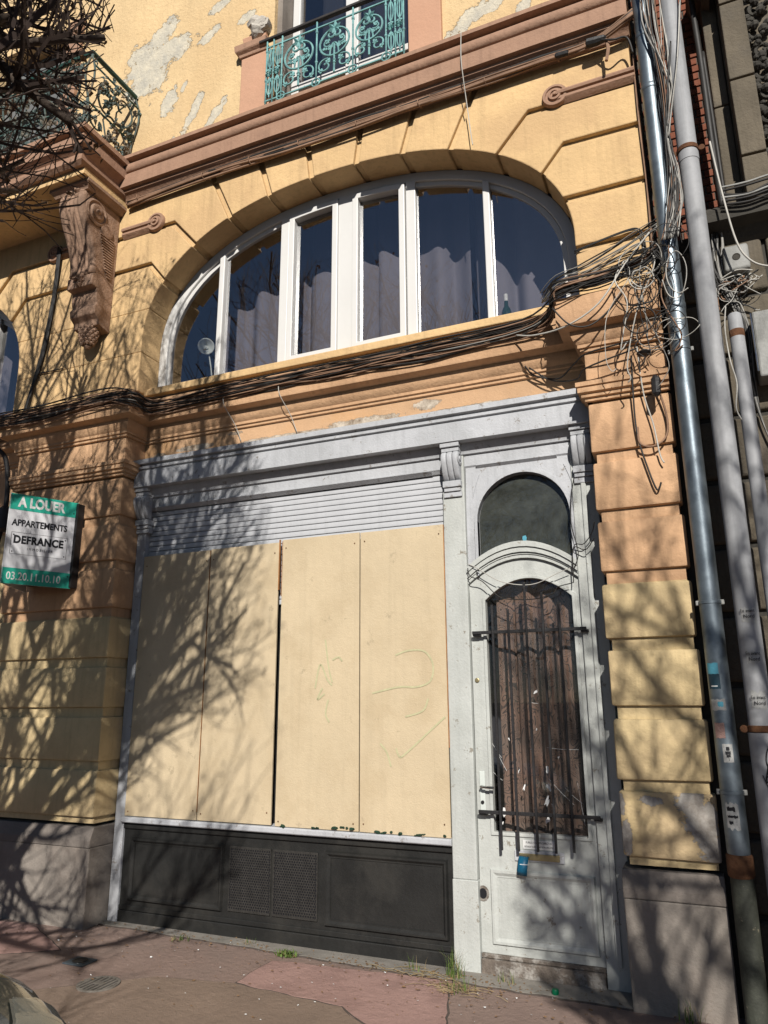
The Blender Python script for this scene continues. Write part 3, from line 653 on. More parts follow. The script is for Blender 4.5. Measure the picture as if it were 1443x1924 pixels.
def rail_run(p0, p1, nb, hide=False):
    d = Vector((p1[0]-p0[0], p1[1]-p0[1], 0)); L = d.length; d.normalize(); nrm = Vector((d.y, -d.x, 0))
    def W(s, z, o=0.):
        t = (z-RZ0)/(RZ1-RZ0); q = Vector((p0[0], p0[1], 0))+d*s+nrm*(bombe(t)+o); return (q.x, q.y, z)
    fr = MB()
    fr.tube([W(0, RZ1, .01), W(L, RZ1, .01)], .024, 8); fr.build('top_rail', 'rail_green', balcony, smooth=True)
    for z in (RZ0+.02, RZ0+.30, RZ1-.16):
        MB().tube([W(0, z), W(L, z)], .009, 6).build('rail_bar', 'rail_green', balcony, smooth='all')
    nk = max(1, round(L/nb))
    for k in range(nk+1):
        s = L*k/nk; MB().tube([W(s, RZ0+(RZ1-RZ0)*i/8) for i in range(9)], .010, 6).build('baluster', 'ironleaf', balcony, smooth='all')
    for k in range(nk):
        a, b = L*k/nk, L*(k+1)/nk; c = (a+b)/2; h = (b-a)/2; mb = MB()
        for s in (1, -1):
            mb.tube([W(c+s*(x), z, -.004) for x, z in spiral(h*.30, 7.17, h*.58, h*.12, -120, 260, 20)], .010, 6)
            mb.tube([W(c+s*(x), z, -.004) for x, z in spiral(h*.45, 6.86, h*.45, h*.10, 120, -240, 18)], .009, 6)
            mb.tube([W(c+s*x, z, -.004) for x, z in ((.0, 6.72), (h*.25, 6.95), (h*.1, 7.1), (h*.5, 7.3))], .008, 6)
        r_ = random.Random(k*7+int(L*10))
        for i in range(75):
            x = r_.uniform(-.95, .95)*h; z = r_.choice((r_.uniform(7.2, 7.45), r_.uniform(6.75, 7.4), r_.uniform(6.75, 7.05))); ang = r_.uniform(0, 360); rr = r_.uniform(.03, .085)
            for da, sc_ in ((0, 1.), (72, .75), (-72, .75)):
                aa = R(ang+da); ux, uz = math.cos(aa), math.sin(aa)
                q = [W(c+x+ux*rr*sc_*t-uz*rr*.34*sc_*w_, z+uz*rr*sc_*t+ux*rr*.34*sc_*w_, o) for t, w_, o in ((0, 0, -.005), (.45, 1, .012), (1, 0, -.01), (.45, -1, .012), (.5, 0, .022))]
                mb.add(q, [(0, 1, 4), (1, 2, 4), (2, 3, 4), (3, 0, 4)])
        mb.build('iron_scroll', 'ironleaf', balcony, fix=False)
rail_run((-8.9, -.86), (BX+.03, -.86), .52); rail_run((BX+.03, -.86), (BX+.03, -.27), .60)
# console bracket
con = [(0, 6.16), (.40, 6.16), (.435, 6.12), (.445, 6.05), (.425, 5.97), (.38, 5.88), (.325, 5.78), (.28, 5.68), (.25, 5.58), (.235, 5.48), (.24, 5.42), (.27, 5.40), (.27, 5.29), (.20, 5.285), (.20, 5.20), (.185, 5.14), (.21, 5.10), (.20, 5.04), (.15, 5.00), (.14, 4.95), (0, 4.92)]
MB().prismx([(-.25-o, z) for o, z in con], -5.07, -4.77).build('console', 'carved', balcony, bevel=.008, label='carved scroll console below the balcony')
conp = [p for p in con if 5.40 < p[1] < 6.17 and p[0] > .2]
fl = MB()
for x, r_ in ((-5.03, .042), (-4.965, .026), (-4.92, .03), (-4.875, .026), (-4.81, .042)):
    fl.tube([(x, -.25-o+.004, z) for o, z in conp], r_, 8)
fl.build('console_flute', 'carved', balcony, smooth='all')
for sx, x in ((1, -4.77), (-1, -5.07)):
    vol = MB(); c = (x, -.25-.30, 6.01)
    vol.lathe([(.13, -.005*sx), (.13, .012*sx), (.11, .02*sx), (.095, .008*sx), (.08, .01*sx), (.07, .032*sx), (.045, .036*sx), (.03, .03*sx), (.002, .05*sx)], c, 20, 'x')
    vol.lathe([(.075, 0), (.072, .016*sx), (.04, .022*sx), (.002, .022*sx)], (x, -.25-.16, 5.90), 16, 'x')
    vol.build('console_volute', 'carved', balcony, smooth=True)
rg = MB()
for i in range(16):
    z = 5.83-i*.026; d = .20*(1-i/19)
    rg.box(-4.772, -4.757, -.25-.08-d*.75, -.25-.055, z, z+.012)
rg.build('console_rib', 'carved', balcony)
lf = MB()
for i in range(16):
    x = -4.92+rnd.uniform(-.15, .15); z = 6.17+rnd.uniform(-.06, .05); y = -.25-.42+rnd.uniform(-.03, .02); r_ = rnd.uniform(.03, .055)
    lf.lathe([(.004, -r_), (r_*.8, -r_*.4), (r_, .2*r_), (r_*.5, r_*.8), (.004, r_)], (x, y, z), 7)
for i in range(8):
    x = -4.92+rnd.uniform(-.06, .06); z = 5.35+rnd.uniform(-.05, .05); r_ = .028
    lf.lathe([(.004, -r_), (r_, 0), (.004, r_)], (x, -.25-.275, z), 7)
lf.build('console_leaf', 'carved', balcony, jit=.02)
pc = MB()
for k in range(7):
    t = k/6; z = 4.94-.17*t; r_ = .085*math.sqrt(max(.03, 1-(t)**2.2))
    for j in range(10):
        a = 6.283*(j+.5*(k % 2))/10
        pc.lathe([(.003, -.022), (.02, -.004), (.016, .012), (.003, .02)], (-4.92+r_*math.cos(a), -.25-.10+r_*.85*math.sin(a), z), 6)
pc.lathe([(.002, -.17), (.05, -.13), (.08, -.05), (.075, .01)], (-4.92, -.35, 4.94), 12)
pc.build('pine_cone', 'carved', balcony, label='carved pine cone at the foot of the console')
# balcony door behind the railing
MB().box(-5.75, -5.55, -.30, .1, 6.66, 8.9).build('door_jamb', 'pinkstone', bld, bevel=.01, jit=.004)
MB().box(-5.80, -5.50, -.36, -.2, 8.05, 8.25).box(-6.95, -5.80, -.34, -.2, 8.10, 8.30).build('door_head', 'pinkstone', bld, bevel=.012, jit=.01)
MB().box(-6.95, -5.75, -.06, -.02, 7.25, 8.9).build('roller_blind', 'grey_shutter', bld, label='grey roller blind in the balcony door')
MB().box(-6.95, -5.75, .02, .06, 6.66, 7.25).build('balcony_door', 'white_upvc', bld)
# ------------------------------------------------------------------ timber shopfront
shop = thing('shopfront', 'grey painted timber shopfront with black stall riser and barred door', 'shopfront', (-2.5, 0, 0))
XL, XR, PM0, PM1, PR0 = -4.455, -.55, -1.638, -1.475, -.718
MB().box(XL, -4.365, -.02, .1, GZ-.02, 3.34).build('post', 'grey_wood', shop, bevel=.006, jit=.003)
MB().box(PM0, PM1, -.03, .1, .50, 3.34).build('post', 'door_paint', shop, bevel=.006)
MB().box(PM0-.003, PM1+.004, -.036, .1, GZ-.03, .50).build('post', 'door_paint', shop, bevel=.006, jit=.002)
MB().box(PR0, XR, -.012, .1, GZ-.02, 3.34).build('post', 'door_paint', shop, bevel=.005)
MB().box(PR0+.06, PR0+.095, -.026, -.010, .1, 3.2).build('post_bead', 'door_paint', shop, bevel=.006)
ent = [(0, 3.345), (.022, 3.35), (.026, 3.375), (.045, 3.395), (.05, 3.425), (.115, 3.43), (.115, 3.572), (.104, 3.576), (.104, 3.588), (.122, 3.591), (.122, 3.612), (.108, 3.615), (.108, 3.628), (.14, 3.632), (.14, 3.672), (0, 3.69)]
MB().sweep(ent, [(XL, 0)]+[(XL+(XR-XL)*i/12, noise.noise(Vector((i, 2, 2)))*.004) for i in range(1, 12)]+[(XR, 0)]).build('entablature', 'grey_wood', shop, smooth=True, label='long grey painted cornice over shutter and door')
for x0, x1 in ((-4.365, PM0), (PM1, PR0)):
    MB().prismx([(.1, 3.345), (-.004, 3.345), (-.004, 3.262), (.0, 3.258), (.02, 3.235), (.1, 3.235)], x0, x1).build('lintel', 'grey_wood', shop)
    MB().prismx([(.0, 3.262), (-.018, 3.262), (-.018, 3.255), (.018, 3.228), (.018, 3.262)], x0+.09, x1-.09).build('lintel_chamfer', 'grey_wood', shop)
# corbels
def corbel(xc, yb):
    w_ = .072
    c = MB().box(xc-w_, xc+w_, yb-.075, .02, 3.395, 3.428).build('corbel', 'grey_wood', shop, bevel=.003)
    MB().box(xc-w_+.006, xc+w_-.006, yb-.06, .02, 3.362, 3.392).build('corbel_block', 'grey_wood', c, bevel=.003)
    prof = [(.02, 3.36), (-.065, 3.36), (-.085, 3.34), (-.092, 3.315), (-.088, 3.28), (-.072, 3.235), (-.05, 3.19), (-.032, 3.165), (-.012, 3.152), (.02, 3.15)]
    for k in (-1, 0, 1):
        MB().prismx([(yb+y, z) for y, z in prof], xc+k*.044-.021, xc+k*.044+.021).build('corbel_scroll', 'grey_wood', c, bevel=.011, seg=3, smooth=True)
    v = MB()
    v.lathe([(.05, 0), (.05, .006), (.036, .010), (.03, .004), (.018, .004), (.014, .012), (.002, .013)], (xc+.064, yb-.045, 3.305), 16, 'x'); v.build('corbel_volute', 'grey_wood', c, smooth=True)
    MB().box(xc-w_+.004, xc+w_-.004, yb-.04, .02, 3.10, 3.147).build('corbel_block', 'grey_wood', c, bevel=.004)
    MB().box(xc-w_+.010, xc+w_-.010, yb-.028, .02, 3.07, 3.098).build('corbel_block', 'grey_wood', c, bevel=.004)
    MB().box(xc-w_+.004, xc+w_-.004, yb-.016, .02, 3.03, 3.068).build('corbel_block', 'grey_wood', c, bevel=.004)
corbel(-4.39, -.02); corbel((PM0+PM1)/2, -.03); corbel(-.63, -.014)
# roller shutter
sh = MB().box(-4.36, PM0, .062, .075, .70, 3.26).build('roller_shutter', 'black_paint', shop, label='grey metal roller shutter behind the boards')  # black backing sheet stands in for the dark void between boards
n_ = 0
prof = [(.058, 0), (.0350, .0015), (.0325, .005), (.0318, .02), (.0325, .036), (.036, .0405), (.058, .041)]
me = MB().prismx(prof, -4.362, PM0+.001).mesh('slat'); me.materials.append(MATS['shutter_metal'])
for k in range(36, 57):
    o = link('slat', me, None, sh); o.location.z = .74+k*.0445; o.location.y = rnd.uniform(-.001, .001)
# ledge and stall riser
MB().prismx([(.08, .742), (-.045, .735), (-.05, .728), (-.05, .70), (-.042, .692), (.08, .69)], -4.37, PM0+.001).build('ledge', 'grey_wood', shop, bevel=.003, jit=.002)
ri = MB().box(-4.366, PM0, .004, .05, GZ-.02, .689).build('stall_riser', 'black_paint', shop, label='black painted stall riser below the boards')
MB().box(-4.366, PM0, -.012, .003, GZ-.02, .062).build('base_board', 'black_paint', ri, bevel=.006, jit=.003)
MB().box(-4.366, PM0, -.006, .003, .064, .098).build('base_board', 'black_paint', ri, bevel=.004)
MB().box(-4.366, PM0, -.014, .003, .645, .686).build('top_moulding', 'black_paint', ri, bevel=.006)
def panel(x0, x1, z0, z1, par, m, y=.003, w_=.045, h=.022, nm='panel'):
    o = lambda d: [(x0+d, z0+d), (x1-d, z0+d), (x1-d, z1-d), (x0+d, z1-d)]
    f = MB()
    v0 = [(x, y, z) for x, z in o(0)]; v1 = [(x, y-h, z) for x, z in o(.008)]; v2 = [(x, y-h, z) for x, z in o(w_*.45)]; v3 = [(x, y-h*.35, z) for x, z in o(w_*.8)]; v4 = [(x, y-h*.35, z) for x, z in o(w_)]; v5 = [(x, y-h*.05, z) for x, z in o(w_)]
    f.add(v0+v1+v2+v3+v4+v5, [(r*4+i, r*4+(i+1) % 4, r*4+4+(i+1) % 4, r*4+4+i) for r in range(5) for i in range(4)])
    fr = f.build('panel_moulding', m, par)
    MB().box(x0+w_, x1-w_, y-h*.12, y+.01, z0+w_, z1-w_).build('panel_field', m, fr)
panel(-4.29, -3.415, .135, .585, ri, 'black_paint'); panel(-2.575, -1.68, .125, .600, ri, 'black_paint')
# perforated sheets
def perf(x0, x1, z0, z1):
    p = .0195; nx = int((x1-x0-.02)/p); nz = int((z1-z0-.02)/(p*.87)); mb = MB(); y = -.006; r_ = .0066
    ox = x0+((x1-x0)-nx*p)/2; oz = z0+((z1-z0)-nz*p*.87)/2; hz = p*.87
    for j in range(nz):
        for i in range(nx):
            cx = ox+(i+.5+(.25 if j % 2 else -.25))*p; cz = oz+(j+.5)*hz; k = len(mb.v)
            hh = hz/2; hw = p/2
            outer = [(hw, 0), (hw, hh), (0, hh), (-hw, hh), (-hw, 0), (-hw, -hh), (0, -hh), (hw, -hh)]
            for a, b in outer: mb.v.append((cx+a, y, cz+b))
            for q in range(8): mb.v.append((cx+r_*math.cos(q*math.pi/4), y, cz+r_*math.sin(q*math.pi/4)))
            for q in range(8): mb.f.append((k+q, k+(q+1) % 8, k+8+(q+1) % 8, k+8+q))
    mb.box(x0, ox-p*.25, y, y+.004, z0, z1).box(ox+nx*p+p*.25, x1, y, y+.004, z0, z1).box(x0, x1, y-.0005, y+.004, z0, oz).box(x0, x1, y-.0005, y+.004, oz+nz*hz, z1)
    o = mb.build('perforated_sheet', 'castiron', ri, fix=False, label='perforated ventilation sheet'); o['kind'] = 'stuff'
    MB().box(x0+.004, x1-.004, -.001, .0035, z0+.004, z1-.004).build('vent_black_sheet', 'ink_void_black', ri)  # flat black sheet painted in for the darkness behind the perforations
perf(-3.362, -3.010, .145, .580); perf(-2.992, -2.632, .145, .580)
# door
door = MB()
DY0, DY1 = .012, .055
gx0, gx1 = -1.362, -.772
def arc3(x0, z0, xm, zm, x1, z1, n=14):       # parabola-like arc through 3 points
    out = []
    for i in range(n+1):
        t = i/n; x = x0+(x1-x0)*t; tm = (xm-x0)/(x1-x0)
        L0 = (t-tm)*(t-1)/((0-tm)*(0-1)); Lm = t*(t-1)/(tm*(tm-1)); L1 = t*(t-tm)/(1*(1-tm))
        out.append((x, z0*L0+zm*Lm+z1*L1))
    return out
ga = arc3(gx0, 2.275, -1.067, 2.412, gx1, 2.275)
la = arc3(PM1, 2.395, -1.0965, 2.553, PR0, 2.395)
door.box(PM1+.004, gx0, DY0, DY1, .055, 2.275).box(gx1, PR0-.004, DY0, DY1, .055, 2.275)
door.box(gx0, gx1, DY0, DY1, .56, .79).box(gx0, gx1, DY0, DY1, .055, .56)
dr = door.build('door', 'door_paint', shop, label='grey painted shop door with barred arched glass')
top_o = [(x, z) for x, z in la]; 
hd = MB().ring([(PM1+.004, 2.275)]+la+[(PR0-.004, 2.275)], [(gx0-.0005, 2.275)]+ga+[(gx1+.0005, 2.275)], DY0, DY1); hd.build('door_head', 'door_paint', dr)
MB().ring([(gx0-.022, .768)]+[(x+(-.022 if i == 0 else .022 if i == 14 else 0), z+.02) for i, (x, z) in enumerate(ga)]+[(gx1+.022, .768)], [(gx0, .79)]+ga+[(gx1, .79)], DY0-.010, DY0+.004, closed=True).build('glazing_bead', 'door_paint', dr, bevel=.003)
MB().prism([(gx0-.01, .78)]+[(x, z+.01) for x, z in ga]+[(gx1+.01, .78)], .034, .036).build('pane', 'glass_old', dr)
panel(-1.402, -.748, .135, .572, dr, 'door_paint', DY0, .05, .016)
MB().box(PM1+.006, PR0-.004, -.030, .05, GZ, .060).build('weather_board', 'worn_wood', dr, bevel=.008, jit=.006, label='weathered bare timber board at the foot of the door')
MB().box(PM1+.006, PR0-.004, -.012, .05, .062, .085).build('weather_board', 'worn_wood', dr, bevel=.004, jit=.003)
# arched transom bar
def off(p, d): return [(x, z+d) for x, z in p]
for k, (d0, d1, y0) in enumerate(((.0, .022, -.012), (.024, .036, -.020), (.038, .072, -.034), (.074, .112, -.046))):
    MB().ring(off(la, d1), off(la, d0), y0, .05).build('transom_moulding', 'door_paint', dr, smooth=True)
# fanlight
fa = [(-1.39, 2.45)]+arcpts(-1.066, 2.838, .324, .325, 180, 0, 22)+[(-.742, 2.45)]
fo = [(PM1+.001, 2.45)]+[(PM1+.001+(PR0-PM1-.002)*(x+1.39)/.648, 3.25) for x, z in fa[1:-1]]+[(PR0-.001, 2.45)]
fo[1] = (PM1+.001, 2.838+.1); fo[-2] = (PR0-.001, 2.838+.1)
fan = MB().ring(fo, fa, .006, .05).build('fanlight', 'grey_wood', shop, label='arched fanlight over the door')
MB().ring([(x+(x+1.066)*.07, z+max(0, (z-2.7))*.06) for x, z in fa], fa, -.012, .008).build('fanlight_bead', 'grey_wood', fan, smooth=True)
MB().ring([(x+(x+1.066)*.03, z+max(0, (z-2.7))*.025) for x, z in fa], fa, -.020, .03).build('fanlight_bead', 'grey_wood', fan, smooth=True)
MB().prism([(p[0]*1.0, p[1]) for p in fa], .036, .038).build('pane', 'glass_dusty', fan)
for s in (1, -1):
    cx = -1.066; t = [(cx+s*.30, 3.19), (cx+s*.355, 3.19), (cx+s*.355, 3.02)]+[(cx+s*(x), z) for x, z in ((.345, 3.06), (.33, 3.11))]
    MB().prism(t if s > 0 else t[::-1], .0, .007).build('spandrel_panel', 'grey_wood', fan)
# bars in front of the glass
for x, zt in ((-1.300, 2.235), (-1.192, 2.20), (-1.072, 2.375), (-.960, 2.30), (-.852, 2.235)):
    MB().box(x-.0075, x+.0075, -.066, -.050, .702+rnd.uniform(-.01, .01), zt).build('bar', 'iron', dr, bevel=.002)
for z, zz in ((2.052, 0), (.912, 0)):
    MB().box(-1.448, -.685, -.049, -.038, z-.011, z+.011).build('bar_rail', 'iron', dr, bevel=.002)
    for x in (-1.448, -.725): MB().box(x, x+.05, -.037, .012, z-.022, z-.004).build('bar_bracket', 'iron', dr, bevel=.002)
# lock furniture
MB().box(-1.448, -1.412, .002, .0119, .90, 1.155).build('key_plate', 'shade_white', dr, bevel=.004)
MB().tube([(-1.43, .004, 1.062), (-1.43, -.032, 1.062), (-1.415, -.044, 1.062), (-1.34, -.046, 1.060)], .009, 8).build('handle', 'chrome', dr, smooth=True)
MB().lathe([(.011, .001), (.011, -.006), (.006, -.007), (.001, -.007)], (-1.43, .0, .965), 12, 'y').build('keyhole', 'iron', dr)
MB().lathe([(.016, .011), (.016, .006), (.010, .004), (.001, .004)], (-1.44, .0, 1.739), 10, 'y').build('old_keyhole', 'brass', dr)
hp = [(-1.452+.05*math.cos(a*.48)*(.7+.45*noise.noise(Vector((a, 2, 1)))+.1), .42+.062*math.sin(a*.48)*(.75+.4*noise.noise(Vector((a, 5, 1))))) for a in range(13)]
hole = MB().prism(hp, .0085, .0118).build('forced_hole', 'worn_wood', dr, label='splintered hole at the door edge')
MB().prism([(-1.452+(x+1.452)*.62, .42+(z-.42)*.66) for x, z in hp], .0065, .0084).build('hole_black_fill', 'ink_void_black', hole)  # black fill stands in for the dark inside of the hole
MB().box(-1.235, -.925, .0, .0118, .628, .692).build('letter_slot', 'grey_wood', dr, bevel=.003)
MB().box(-1.205, -.952, -.008, -.0005, .638, .676).build('letter_flap', 'brass', dr, bevel=.003)
sg = MB().box(-1.180, -.980, .006, .0117, .700, .752).build('notice_plate', 'print_white', dr)
text('PUBLICITES & PROSPECTUS', .0165, (-1.08, .0055, .738), (1, 0, 0), (0, 0, 1), 'ink_void_black', sg, wscale=.82)
text('INTERDIT SOUS PEINE DE POURSUITES', .0145, (-1.08, .0055, .714), (1, 0, 0), (0, 0, 1), 'ink_void_black', sg, wscale=.72)
# scuffs on the glass: peeled paper scraps
for (x, z, s) in ((-1.05, 1.66, .028), (-1.245, 1.36, .014), (-1.0, 1.18, .03), (-1.16, 1.06, .026), (-1.0, 1.07, .03), (-1.02, .98, .05), (-1.30, .90, .04), (-.98, .955, .022), (-1.22, 1.22, .012), (-1.06, 1.42, .012), (-1.02, .87, .03), (-1.19, 1.16, .016), (-.93, 1.25, .012), (-1.31, .84, .02), (-1.1, 1.3, .01)):
    el = rnd.uniform(.25, .8); tl = rnd.uniform(-.7, .7); pts = []
    for i in range(11):
        a = i*.571; q_ = s*rnd.uniform(.25, 1.); u_, v_ = q_*math.cos(a)*el, q_*math.sin(a); pts.append((x+u_*math.cos(tl)-v_*math.sin(tl), z+u_*math.sin(tl)+v_*math.cos(tl)))
    MB().prism(pts, .0318, .0335).build('paper_scrap', 'print_white', dr)
MB().prism([(-1.083, 2.712), (-1.062, 2.716), (-1.055, 2.70), (-1.06, 2.674), (-1.08, 2.672), (-1.086, 2.695)], .033, .0355).build('paper_scrap', 'sticker_blue', fan)
for sl in [((-1.36, 1.33), (-1.30, 1.24)), ((-1.33, 1.28), (-1.27, 1.16)), ((-1.0, 1.31), (-.80, 1.30)), ((-.90, 1.07), (-.80, .98)), ((-1.0, 1.12), (-.85, .97)), ((-1.36, 1.15), (-1.30, 1.10)), ((-1.1, 1.6), (-1.04, 1.585)), ((-.82, 1.1), (-.79, .85))]:
    (xa, za), (xb, zb) = sl; MB().tube([(xa, .0335, za), ((xa+xb)/2, .0335, (za+zb)/2-.006), (xb, .0335, zb)], .0011, 4).build('scratch', 'print_white', dr)
# leaflet in the slot
lfm = MB(); pp = [(-1.20, -.004, .655), (-1.14, -.004, .650)]
rows = [(0, .0, .004), (.15, -.018, .002), (.9, -.034, -.072), (1.3, -.020, -.100)]
for t, dy, dz in rows:
    for p in pp: lfm.v.append((p[0]-t*.012, p[1]-.006+dy, p[2]+dz))
for i in range(3): lfm.f.append((2*i, 2*i+1, 2*i+3, 2*i+2))
o = tag(lfm.build('leaflet', 'flyer_blue', None, smooth='all', fix=False), 'folded blue leaflet hanging out of the door letter slot', 'leaflet')
sol = o.modifiers.new('thick', 'SOLIDIFY'); sol.thickness = .004
MB().box(-1.195, -1.14, -.0405, -.0395, .615, .619).build('print_line', 'print_white', o)
# door wires
def cable(parent, pts, r_, m, nm='cable', n=5, sub=6): return MB().tube(spline(pts, sub), r_, n).build(nm, m, parent, smooth='all')
dw = thing('door_wire', 'loose black and pale wires drooping across the door arch', 'wire', (-1.1, -.05, 2.4))
cable(dw, [(-1.46, -.06, 2.50), (-1.44, -.07, 2.44), (-1.36, -.055, 2.40), (-1.25, -.05, 2.29), (-1.15, -.05, 2.265), (-1.0, -.05, 2.26), (-.88, -.05, 2.29), (-.85, -.05, 2.33), (-.76, -.05, 2.35), (-.745, -.05, 2.37), (-.74, -.055, 2.52)], .0035, 'cable_black')
cable(dw, [(-1.46, -.055, 2.53), (-1.40, -.055, 2.50), (-1.25, -.05, 2.40), (-1.1, -.05, 2.36), (-.98, -.05, 2.365), (-.85, -.05, 2.42), (-.76, -.05, 2.45)], .003, 'cable_white')
cable(dw, [(-.69, -.03, 3.10), (-.72, -.04, 2.95), (-.735, -.05, 2.75), (-.70, -.06, 2.55), (-.735, -.05, 2.45)], .0035, 'cable_black')
cable(dw, [(-.745, -.05, 2.50), (-.72, -.06, 2.60), (-.66, -.07, 2.60), (-.60, -.10, 2.66), (-.57, -.16, 2.72)], .0035, 'cable_black')
cable(dw, [(-.745, -.05, 2.40), (-.73, -.06, 2.58), (-.65, -.07, 2.56), (-.585, -.12, 2.62)], .0035, 'cable_black')
# ------------------------------------------------------------------ plywood boards
bx = [(-4.352, -3.666, 'shaded beige board, leftmost of the four over the shop window'), (-3.656, -3.008, 'beige board with branch shadows, second from the left over the shop window'),
      (-2.972, -2.306, 'plain beige board, third from the left with faint green tag'), (-2.298, -1.642, 'beige board next to the grey door post, faint loop tag')]
for k, (x0, x1, lab) in enumerate(bx):
    zt = (2.822, 2.826, 2.842, 2.838)[k]; yb = (-.030, -.031, -.034, -.033)[k]
    b = MB().box(x0, x1, yb, yb+.016, .738+rnd.uniform(0, .006), zt).build('plywood_board', 'board', None, bevel=.0025, jit=.0035); tag(b, lab, 'board', 'boards over the shop window')
    e = MB()
    if k == 1: e.box(x1+.001, x1+.008, yb-.003, yb+.013, 2.45, zt+.022)
    if k == 2: e.box(x0-.004, x0-.001, yb-.001, yb+.013, 2.4, zt-.01)
    if k == 3: e.box(x1+.001, x1+.006, yb-.001, yb+.013, 1.3, zt-.005)
    if k == 0: e.box(x1+.001, x1+.004, yb-.0005, yb+.013, .8, zt-.005)
    e.build('board_edge', 'board_edge', b, jit=.004, label='raw reddish board edge')
    for zz_ in (.80, 2.76):
        for xx_ in (x0+.035, x1-.035):
            MB().lathe([(.0055, 0), (.0055, -.0012), (.001, -.0016)], (xx_+rnd.uniform(-.008, .008), yb-.0035, zz_+rnd.uniform(-.03, .03)), 8, 'y').build('screw', 'rust', b)
    if k >= 2:
        mo = MB()
        for i in range(46):
            x = rnd.uniform(x0+.02, x1-.02); 
            if noise.noise(Vector((x*6, 0, 4))) < -.05: continue
            s = rnd.uniform(.008, .02); mo.lathe([(.002, -s*.4), (s, -s*.1), (s*.7, s*.4), (.002, s*.5)], (x, yb-.004, .742+rnd.uniform(0, .012)), 6)
        q = mo.build('moss', 'moss', b, jit=.02); q['kind'] = 'stuff'
    strokes = []
    if k == 2: strokes = [[(-2.66, 1.70), (-2.62, 1.87), (-2.56, 1.76), (-2.52, 1.72)], [(-2.58, 2.05), (-2.55, 1.85), (-2.52, 1.74)], [(-2.60, 1.70), (-2.64, 1.62), (-2.58, 1.66)], [(-2.55, 1.62), (-2.57, 1.52), (-2.54, 1.46)], [(-2.52, 1.9), (-2.47, 1.92), (-2.44, 1.89)]]
    if k == 3: strokes = [[(-2.02, 1.92), (-1.92, 1.95), (-1.80, 1.94), (-1.74, 1.85), (-1.76, 1.74), (-1.86, 1.70), (-2.0, 1.70), (-2.2, 1.66)], [(-1.78, 1.62), (-1.82, 1.54), (-1.95, 1.50)], [(-1.66, 1.50), (-1.78, 1.40), (-1.96, 1.25), (-2.0, 1.24), (-2.02, 1.29)], [(-2.14, 1.32), (-2.09, 1.26), (-2.06, 1.17)]]
    for st in strokes:
        sp = spline([(p[0], 0, p[1]) for p in st], 6); mb = MB()
        for i in range(len(sp)-1):
            a, c_ = sp[i], sp[i+1]; d = (c_-a); d.normalize(); pn = Vector((-d.z, 0, d.x))*.006
            y = yb-.0042
            mb.quad((a.x-pn.x, y, a.z-pn.z), (c_.x-pn.x, y, c_.z-pn.z), (c_.x+pn.x, y, c_.z+pn.z), (a.x+pn.x, y, a.z+pn.z))
        mb.build('paint_mark', 'faint_tag', b, fix=False)

# ------------------------------------------------------------------ for-rent sign (two wings)
sgn = thing('rental_sign', 'green and white folded rental sign projecting from the left pier', 'sign', (-5.125, -.79, 2.54))
A = Vector((-5.125, -.79, 0)); B = Vector((-4.88, -.305, 0)); D = Vector((-5.40, -.30, 0))
ux = (B-A).normalized(); nrm = Vector((ux.y, -ux.x, 0)); W = (B-A).length; Z0, Z1 = 2.54, 3.29
def sp(s, z, o=0.): q = A+ux*s+nrm*o; return (q.x, q.y, z)
def plate(s0, s1, z0, z1, o0, o1, name, m, par): 
    vs = [sp(s0, z0, o0), sp(s1, z0, o0), sp(s1, z1, o0), sp(s0, z1, o0), sp(s0, z0, o1), sp(s1, z0, o1), sp(s1, z1, o1), sp(s0, z1, o1)]
    return MB().add(vs, [(0, 1, 2, 3), (7, 6, 5, 4), (0, 4, 5, 1), (1, 5, 6, 2), (2, 6, 7, 3), (3, 7, 4, 0)]).build(name, m, par)
fp = plate(0, W, Z0, Z1, -.006, 0, 'sign_panel', 'sign_white', sgn)
plate(0, W, Z1-.135, Z1, .0002, .0016, 'green_band', 'sign_green', fp); plate(0, W, Z0, Z0+.13, .0002, .0016, 'green_band', 'sign_green', fp)
zz = (0, 0, 1)
text('A LOUER', .115, sp(W*.46, Z1-.070, .0022), ux, zz, 'print_white', fp, wscale=.78, offs=.005)
text('APPARTEMENTS', .076, sp(W*.465, Z1-.245, .0012), ux, zz, 'ink_void_black', fp, wscale=.80, offs=.0022)
text('DEFRANCE', .088, sp(W*.47, Z1-.385, .0012), ux, zz, 'ink_void_black', fp, wscale=.86, offs=.004, spacing=1.06)
text('IMMOBILIER', .030, sp(W*.5, Z1-.455, .0012), ux, zz, 'ink_void_black', fp, wscale=.9, spacing=1.5)
text('03.20.11.10.10', .090, sp(W*.455, Z0+.062, .0022), ux, zz, 'print_white', fp, wscale=.80, offs=.001)
for (s0, s1, z0, z1) in ((.04, W-.06, Z1-.325, Z1-.323), (.04, W-.06, Z1-.505, Z1-.503), (.04, .0425, Z1-.505, Z1-.323), (W-.0625, W-.06, Z1-.505, Z1-.323)): plate(s0, s1, z0, z1, .0002, .0012, 'border_line', 'ink_void_black', fp)
for s, z in ((.058, Z1-.345), (W-.078, Z1-.345), (.058, Z1-.485), (W-.078, Z1-.485)): plate(s-.005, s+.005, z-.005, z+.005, .0002, .0014, 'border_dot', 'ink_void_black', fp)
for z in (Z1-.10, Z0+.10): plate(W-.035, W-.028, z-.006, z+.006, .0017, .005, 'screw', 'iron', fp)
e2 = (D-A).normalized(); n2 = Vector((-e2.y, e2.x, 0)); W2 = (D-A).length
vs = []
for o in (0, .006):
    for s, z in ((0, Z0), (W2, Z0), (W2, Z1), (0, Z1)): q = A+e2*s-n2*o; vs.append((q.x, q.y, z))
